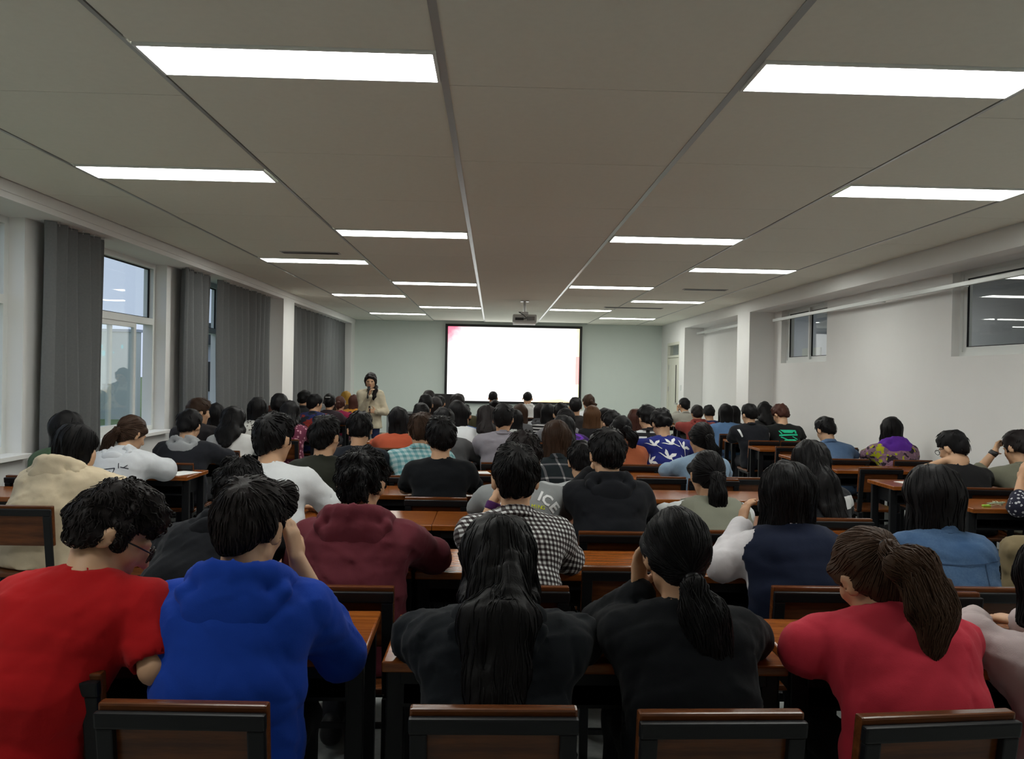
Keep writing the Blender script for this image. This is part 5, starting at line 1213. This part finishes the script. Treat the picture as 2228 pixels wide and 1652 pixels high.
# ------------------------------------------------------------------ build everyone
INFO = {}
for P in PEOPLE:
    t = P['t']
    if P.get('police'):
        P['print'] = [*[('d', arch([q], 0.212, 0.074), M_PRW, 'letter') for q in (('P', -0.88), ('E', -0.66), ('I', 0.42), ('C', 0.60), ('E', 0.84))], *word('MING', 0.028, 0.075, -0.135, -0.1, M_PRY), ('d', [[(0.04, -0.185), (0.125, -0.195), (0.125, -0.26), (0.06, -0.25)]], M_PRW, 'print_patch')]
    if P.get('crane'):
        pr = []
        for (x, y, s, r) in ((-0.12, -0.085, 0.13, 0.25), (0.03, -0.075, 0.14, 0.5), (0.145, -0.10, 0.13, -0.5), (-0.005, -0.205, 0.16, 0.0), (-0.15, -0.235, 0.12, -1.0), (0.15, -0.245, 0.13, -0.6)): pr.append(('d', place(CRANE, x, y, s, r), M_PRW, 'crane_print'))
        P['print'] = pr
    if P.get('green'):
        pr = [[(-0.09, -0.075), (0.11, -0.075), (0.05, -0.115), (-0.05, -0.115)], [(-0.11, -0.135), (0.12, -0.125), (0.12, -0.145), (-0.11, -0.155)], [(-0.06, -0.20), (0.07, -0.195), (0.12, -0.245), (-0.09, -0.25)], [(-0.09, -0.16), (-0.02, -0.20), (-0.03, -0.205), (-0.10, -0.17)], [(0.04, -0.16), (0.10, -0.20), (0.11, -0.19), (0.05, -0.155)], [(-0.10, -0.085), (-0.07, -0.125), (-0.085, -0.128), (-0.11, -0.09)], [(0.085, -0.085), (0.11, -0.085), (0.11, -0.12), (0.09, -0.12)]]
        P['print'] = [('d', pr, M_PRG, 'green_print'), ('d', text_polys('E', 0.075, -0.08, -0.30, 0, True), M_PRW, 'letter')]
    if P.get('oncoat'):
        bx = []
        for (a, b) in (((-0.13, -0.20), (0.075, -0.165)), ((0.075, -0.165), (0.075, -0.205)), ((0.075, -0.205), (-0.13, -0.245)), ((-0.13, -0.245), (-0.13, -0.20)), ((0.085, -0.13), (0.097, -0.165)), ((0.095, -0.20), (0.085, -0.235)), ((0.085, -0.235), (0.05, -0.275)), ((0.105, -0.155), (0.15, -0.16)), ((0.125, -0.156), (0.14, -0.138)), ((0.10, -0.225), (0.145, -0.228)), ((0.12, -0.225), (0.108, -0.21))):
            a = np.array(a); b = np.array(b); n = unit((b - a)[::-1] * (1, -1)) * 0.0022; bx.append([tuple(a - n), tuple(b - n), tuple(b + n), tuple(a + n)])
        P['print'] = [*[('d', place([q], -0.02, 0.035, 1.1), M_PRK, 'line_print') for q in bx], *word('ayecosee', 0.039, -0.045, -0.188, 0.17, M_PRK)]
    if t == 'blue denim jacket and bob':
        ln = []
        for pts in ([(-0.17, -0.10), (-0.08, -0.115), (0.0, -0.12), (0.08, -0.115), (0.17, -0.10)], [(-0.09, -0.115), (-0.07, -0.33)], [(0.09, -0.115), (0.07, -0.33)]):
            for a, b in zip(pts[:-1], pts[1:]):
                a = np.array(a); b = np.array(b); n = unit((b - a)[::-1] * (1, -1)) * 0.002; ln.append(('d', [[tuple(a - n), tuple(b - n), tuple(b + n), tuple(a + n)]], fabric('seam', (0.03, 0.06, 0.12)), 'seam'))
        P['print'] = ln
    if P.get('flash'):
        P['print'] = [('d', [[(-0.20, -0.06), (-0.175, -0.06), (-0.155, -0.16), (-0.17, -0.165)], [(0.185, -0.10), (0.20, -0.10), (0.205, -0.19), (0.19, -0.2)]], M_PRW, 'shoulder_flash')]
    INFO[t] = person(P)
    r = INFO[t]['root']
    if P.get('clip'):
        q = INFO[t]['hd'](0.03, -0.10, 0.07) if P['clip'] == 1 else INFO[t]['hd'](0, -0.12, 0.06)
        MB().box(q[0] - 0.035, q[0] + 0.035, q[1] - 0.02, q[1] + 0.004, q[2] - 0.008, q[2] + 0.008).obj('hair_clip', plain('clip_pink', (0.6, 0.25, 0.28), 0.4) if P['clip'] == 1 else M_METAL, r, 0.003)
    if P.get('strap'):
        I = INFO[t]; a = I['N'] + np.array((0.10, -0.075, -0.03))
        MB().tube([a + np.array((0.0, 0.06, 0.02)), a + np.array((0.02, -0.02, -0.03)), a + np.array((0.045, -0.06, -0.14)), a + np.array((0.05, -0.07, -0.26))], 0.013, 6).obj('bag_strap', M_PRW, r, smooth=True)
# the lecturer's things
I = INFO['LECTURER']; wr = I['arms'][1][2]; r = I['root']
mw = r.matrix_basis
def mic(base, tip, label):
    b = mw @ Vector(base); t_ = mw @ Vector(tip); dv = (t_ - b).normalized()
    e = tag(empty('microphone', b), label, 'microphone'); t_ = t_ - b
    MB().tube([(0, 0, 0), t_ * 0.7], 0.012, 10, 0.017).obj('handle', M_BLKP, e, smooth=True)
    MB().tube([t_ * 0.68, t_ * 0.74, t_ * 0.85, t_ * 0.95, t_], 0.025, 12, 0.018).obj('grille', plain('mic_grille', (0.03, 0.03, 0.032), 0.5, 0.4, 0.5), e, smooth=True)
wr_f = wr + unit(I['arms'][1][3]) * 0.07
mic(tuple(wr_f + np.array((0.035, 0.035, -0.10))), tuple(I['hd'](0.005, 0.145, -0.075)), 'black handheld microphone held to the lecturer\'s mouth')
wl = I['arms'][-1][2] + unit(I['arms'][-1][3]) * 0.07
b = mw @ Vector(tuple(wl + np.array((0.03, 0.03, 0.0))))
e = tag(empty('remote_control', b), 'small dark remote control in the lecturer\'s lowered hand', 'remote control')
MB().box(-0.014, 0.014, -0.012, 0.012, -0.04, 0.075).obj('casing', M_BLKP, e, 0.005); MB().box(-0.006, 0.006, -0.0145, -0.012, 0.03, 0.045).obj('button', M_GREYP, e)

# ------------------------------------------------------------------ chairs and desks under and before them
ROWS_M = [2.16 + 0.98 * k for k in range(13)]; ROWS_L = [4.80 + 1.02 * k for k in range(11)]; ROWS_R = [3.92 + 1.0 * k for k in range(11)]
BANK = {G_M: (ROWS_M, [-0.88, 0.265, 1.41], 'middle'), G_L: (ROWS_L, [-2.80], 'window-side'), G_R: (ROWS_R, [3.66], 'wall-side')}
NEAR_CH = {'red T-shirt': (-1.115, 1.90, 0.02), 'royal blue hoodie': (-0.668, 1.735, -0.02), 'black hooded jacket': (0.016, 1.725, 0.01), 'black sweater and low ponytail': (0.520, 1.715, 0.03), 'coral red sweater': (1.005, 1.715, 0.10)}
SIT = {}
for P in PEOPLE:
    if P['t'] == 'LECTURER': continue
    I = INFO[P['t']]; rows, xs, nm = BANK[P['group']]
    x, y = I['root'].location.x, I['root'].location.y
    if P['t'] in NEAR_CH: cx, cyy, rz = NEAR_CH[P['t']]
    else: cx, cyy, rz = x, y - 0.205 - (P.get('w', 1) - 1) * 0.12 - (0.02 if P['top'][0] in ('coat', 'jacket', 'hoodie') else 0), 0.0
    chair(cx, cyy, rz, f"dark wooden chair under the person in {P['t']}"[:110])
    k = min(range(len(rows)), key=lambda q: abs(rows[q] - (y + 0.27))); j = min(range(len(xs)), key=lambda q: abs(xs[q] - x))
    SIT.setdefault((nm, k, j), P['t'])
ORDN = ['first', 'second', 'third', 'fourth', 'fifth', 'sixth', 'seventh', 'eighth', 'ninth', 'tenth', 'eleventh', 'twelfth', 'thirteenth']
SK = [(-0.035, 0.02, 0.03), (0.01, 0, 0.0), (0.02, -0.015, -0.035)]
for g_, (rows, xs, nm) in BANK.items():
    for k, y in enumerate(rows):
        for j, x in enumerate(xs):
            t = SIT.get((nm, k, j))
            lab = f'wooden desk in front of the person in {t}' if t else f'wooden desk with nobody behind it, {ORDN[k]} row of the {nm} bank' + (f', {["window end", "centre", "wall end"][j]}' if nm == 'middle' else '')
            dx, dy, rz = SK[j] if (nm == 'middle' and k == 0) else (random.uniform(-0.008, 0.008), random.uniform(-0.01, 0.01), random.uniform(-0.006, 0.006))
            desk(x + dx, y + dy, rz, lab)
for (x, y, lab) in ((0.545, 3.02, 'empty dark wooden chair pushed in right of the gingham shirt'), (1.27, 5.80, 'empty dark wooden chair left of the pale denim shirt'), (1.88, 5.83, 'empty dark wooden chair right of the pale denim shirt'), (-2.98, 4.22, 'empty dark wooden chair at the left edge beside the beige coat'),
                    (0.05, 5.78, 'empty dark wooden chair between the aqua and window-plaid shirts'), (1.55, 2.72, 'empty dark wooden chair between the navy vest and the denim jacket'), (-0.50, 3.75, 'empty dark wooden chair behind the maroon hoodie'), (3.9, 8.62, 'empty dark wooden chair in front of the windbreaker by the wall'), (3.34, 8.60, 'empty dark wooden chair in front of the denim shirt by the wall'), (3.92, 6.66, 'empty dark wooden chair beyond the black T-shirt and glasses by the wall'), (3.35, 6.64, 'empty dark wooden chair just beyond the aisle desk of the wall bank')):
    chair(x, y, 0, lab)

# ------------------------------------------------------------------ small things on the desks
def sheet(x, y, w, h, rz, lab, mat=M_PAPER, name='paper', t=0.002):
    o = MB().box(-w / 2, w / 2, -h / 2, h / 2, 0, t).obj(name, mat); o.location = (x, y, DT + 0.001); o.rotation_euler = (0, 0, rz); tag(o, lab, 'paper', 'papers on the desks')
sheet(-0.16, 5.30, 0.15, 0.20, 0.1, 'white paper on the desk right of the plain black T-shirt')
sheet(-0.07, 7.22, 0.16, 0.20, -0.1, 'white paper on the desk left of the lavender jacket')
sheet(-0.10, 6.30, 0.18, 0.21, 0.2, 'white paper on the desk behind the dark grey jacket')
sheet(0.845, 4.32, 0.15, 0.2, 0.1, 'white paper on the desk right of the black hooded sweatshirt')
sheet(1.47, 6.25, 0.17, 0.21, -0.3, 'white paper on the desk left of the pale denim shirt')
sheet(3.33, 6.12, 0.15, 0.2, 0.2, 'white paper on the aisle desk in the wall bank')
sheet(-0.02, 4.25, 0.12, 0.18, 0.3, 'pale yellow booklet left of the grey printed T-shirt', plain('yellow_paper', (0.72, 0.72, 0.42), 0.8, 0.1), 'booklet', 0.006)
sheet(-2.36, 6.0, 0.18, 0.24, -0.4, 'white paper under the white jacket sleeve near the aisle')
sheet(0.62, 9.15, 0.10, 0.16, 0.1, 'small blue notebook near the striped top', plain('blue_cover', (0.10, 0.22, 0.5), 0.6, 0.2), 'notebook', 0.012)
sheet(0.0, 10.15, 0.2, 0.2, 0.1, 'white paper near the centre of the far rows')
m = MB(); rg = random.Random(3)
for q in range(4): m.tube([(rg.uniform(-0.06, 0.06), rg.uniform(-0.03, 0.03), 0.004 + 0.03 * abs(math.sin(k + q))) for k in range(9)], 0.0018, 5)
e = tag(empty('earphones', (3.30, 5.02, DT)), 'tangled pale green earphone cord on the wall-side desk', 'earphones')
m.obj('cord', plain('pale_cord', (0.45, 0.55, 0.40), 0.5), e, smooth=True); MB().box(-0.09, -0.04, -0.012, 0.012, 0, 0.012).obj('plug', plain('lime', (0.30, 0.55, 0.06), 0.5), e, 0.004)
# the khaki coat hung on a chair at the right edge
e = tag(empty('hanging_coat', (2.50, 3.42, 0)), 'khaki coat hung over a chair at the right edge', 'coat')
f = Field((-0.25, -0.2, 0.3), (0.25, 0.2, 0.95), 0.013)
f.rc((-0.15, 0, 0.83), (0.15, 0, 0.83), 0.06, 0.06, 0.02).rc((-0.12, -0.03, 0.8), (-0.10, -0.05, 0.52), 0.05, 0.07, 0.05, (1.5, 0.7, 1)).rc((0.10, -0.03, 0.8), (0.10, -0.05, 0.48), 0.05, 0.07, 0.05, (1.5, 0.7, 1)).rc((-0.16, 0.02, 0.82), (-0.19, -0.02, 0.6), 0.045, 0.035, 0.02).rc((0.0, -0.03, 0.80), (0.0, -0.05, 0.52), 0.055, 0.06, 0.05, (1.6, 0.7, 1))
f.ripple(0.004, 30, 5); f.ripple(0.006, 34, 6, (1, 1, 0.5), 1, True); V, Q = f.surf(); part('cloth', np_mesh('cloth', V, Q, F('khaki', (0.20, 0.155, 0.085))), e)
chair(2.50, 3.40, 0.0, 'dark wooden chair under the khaki coat at the right edge')
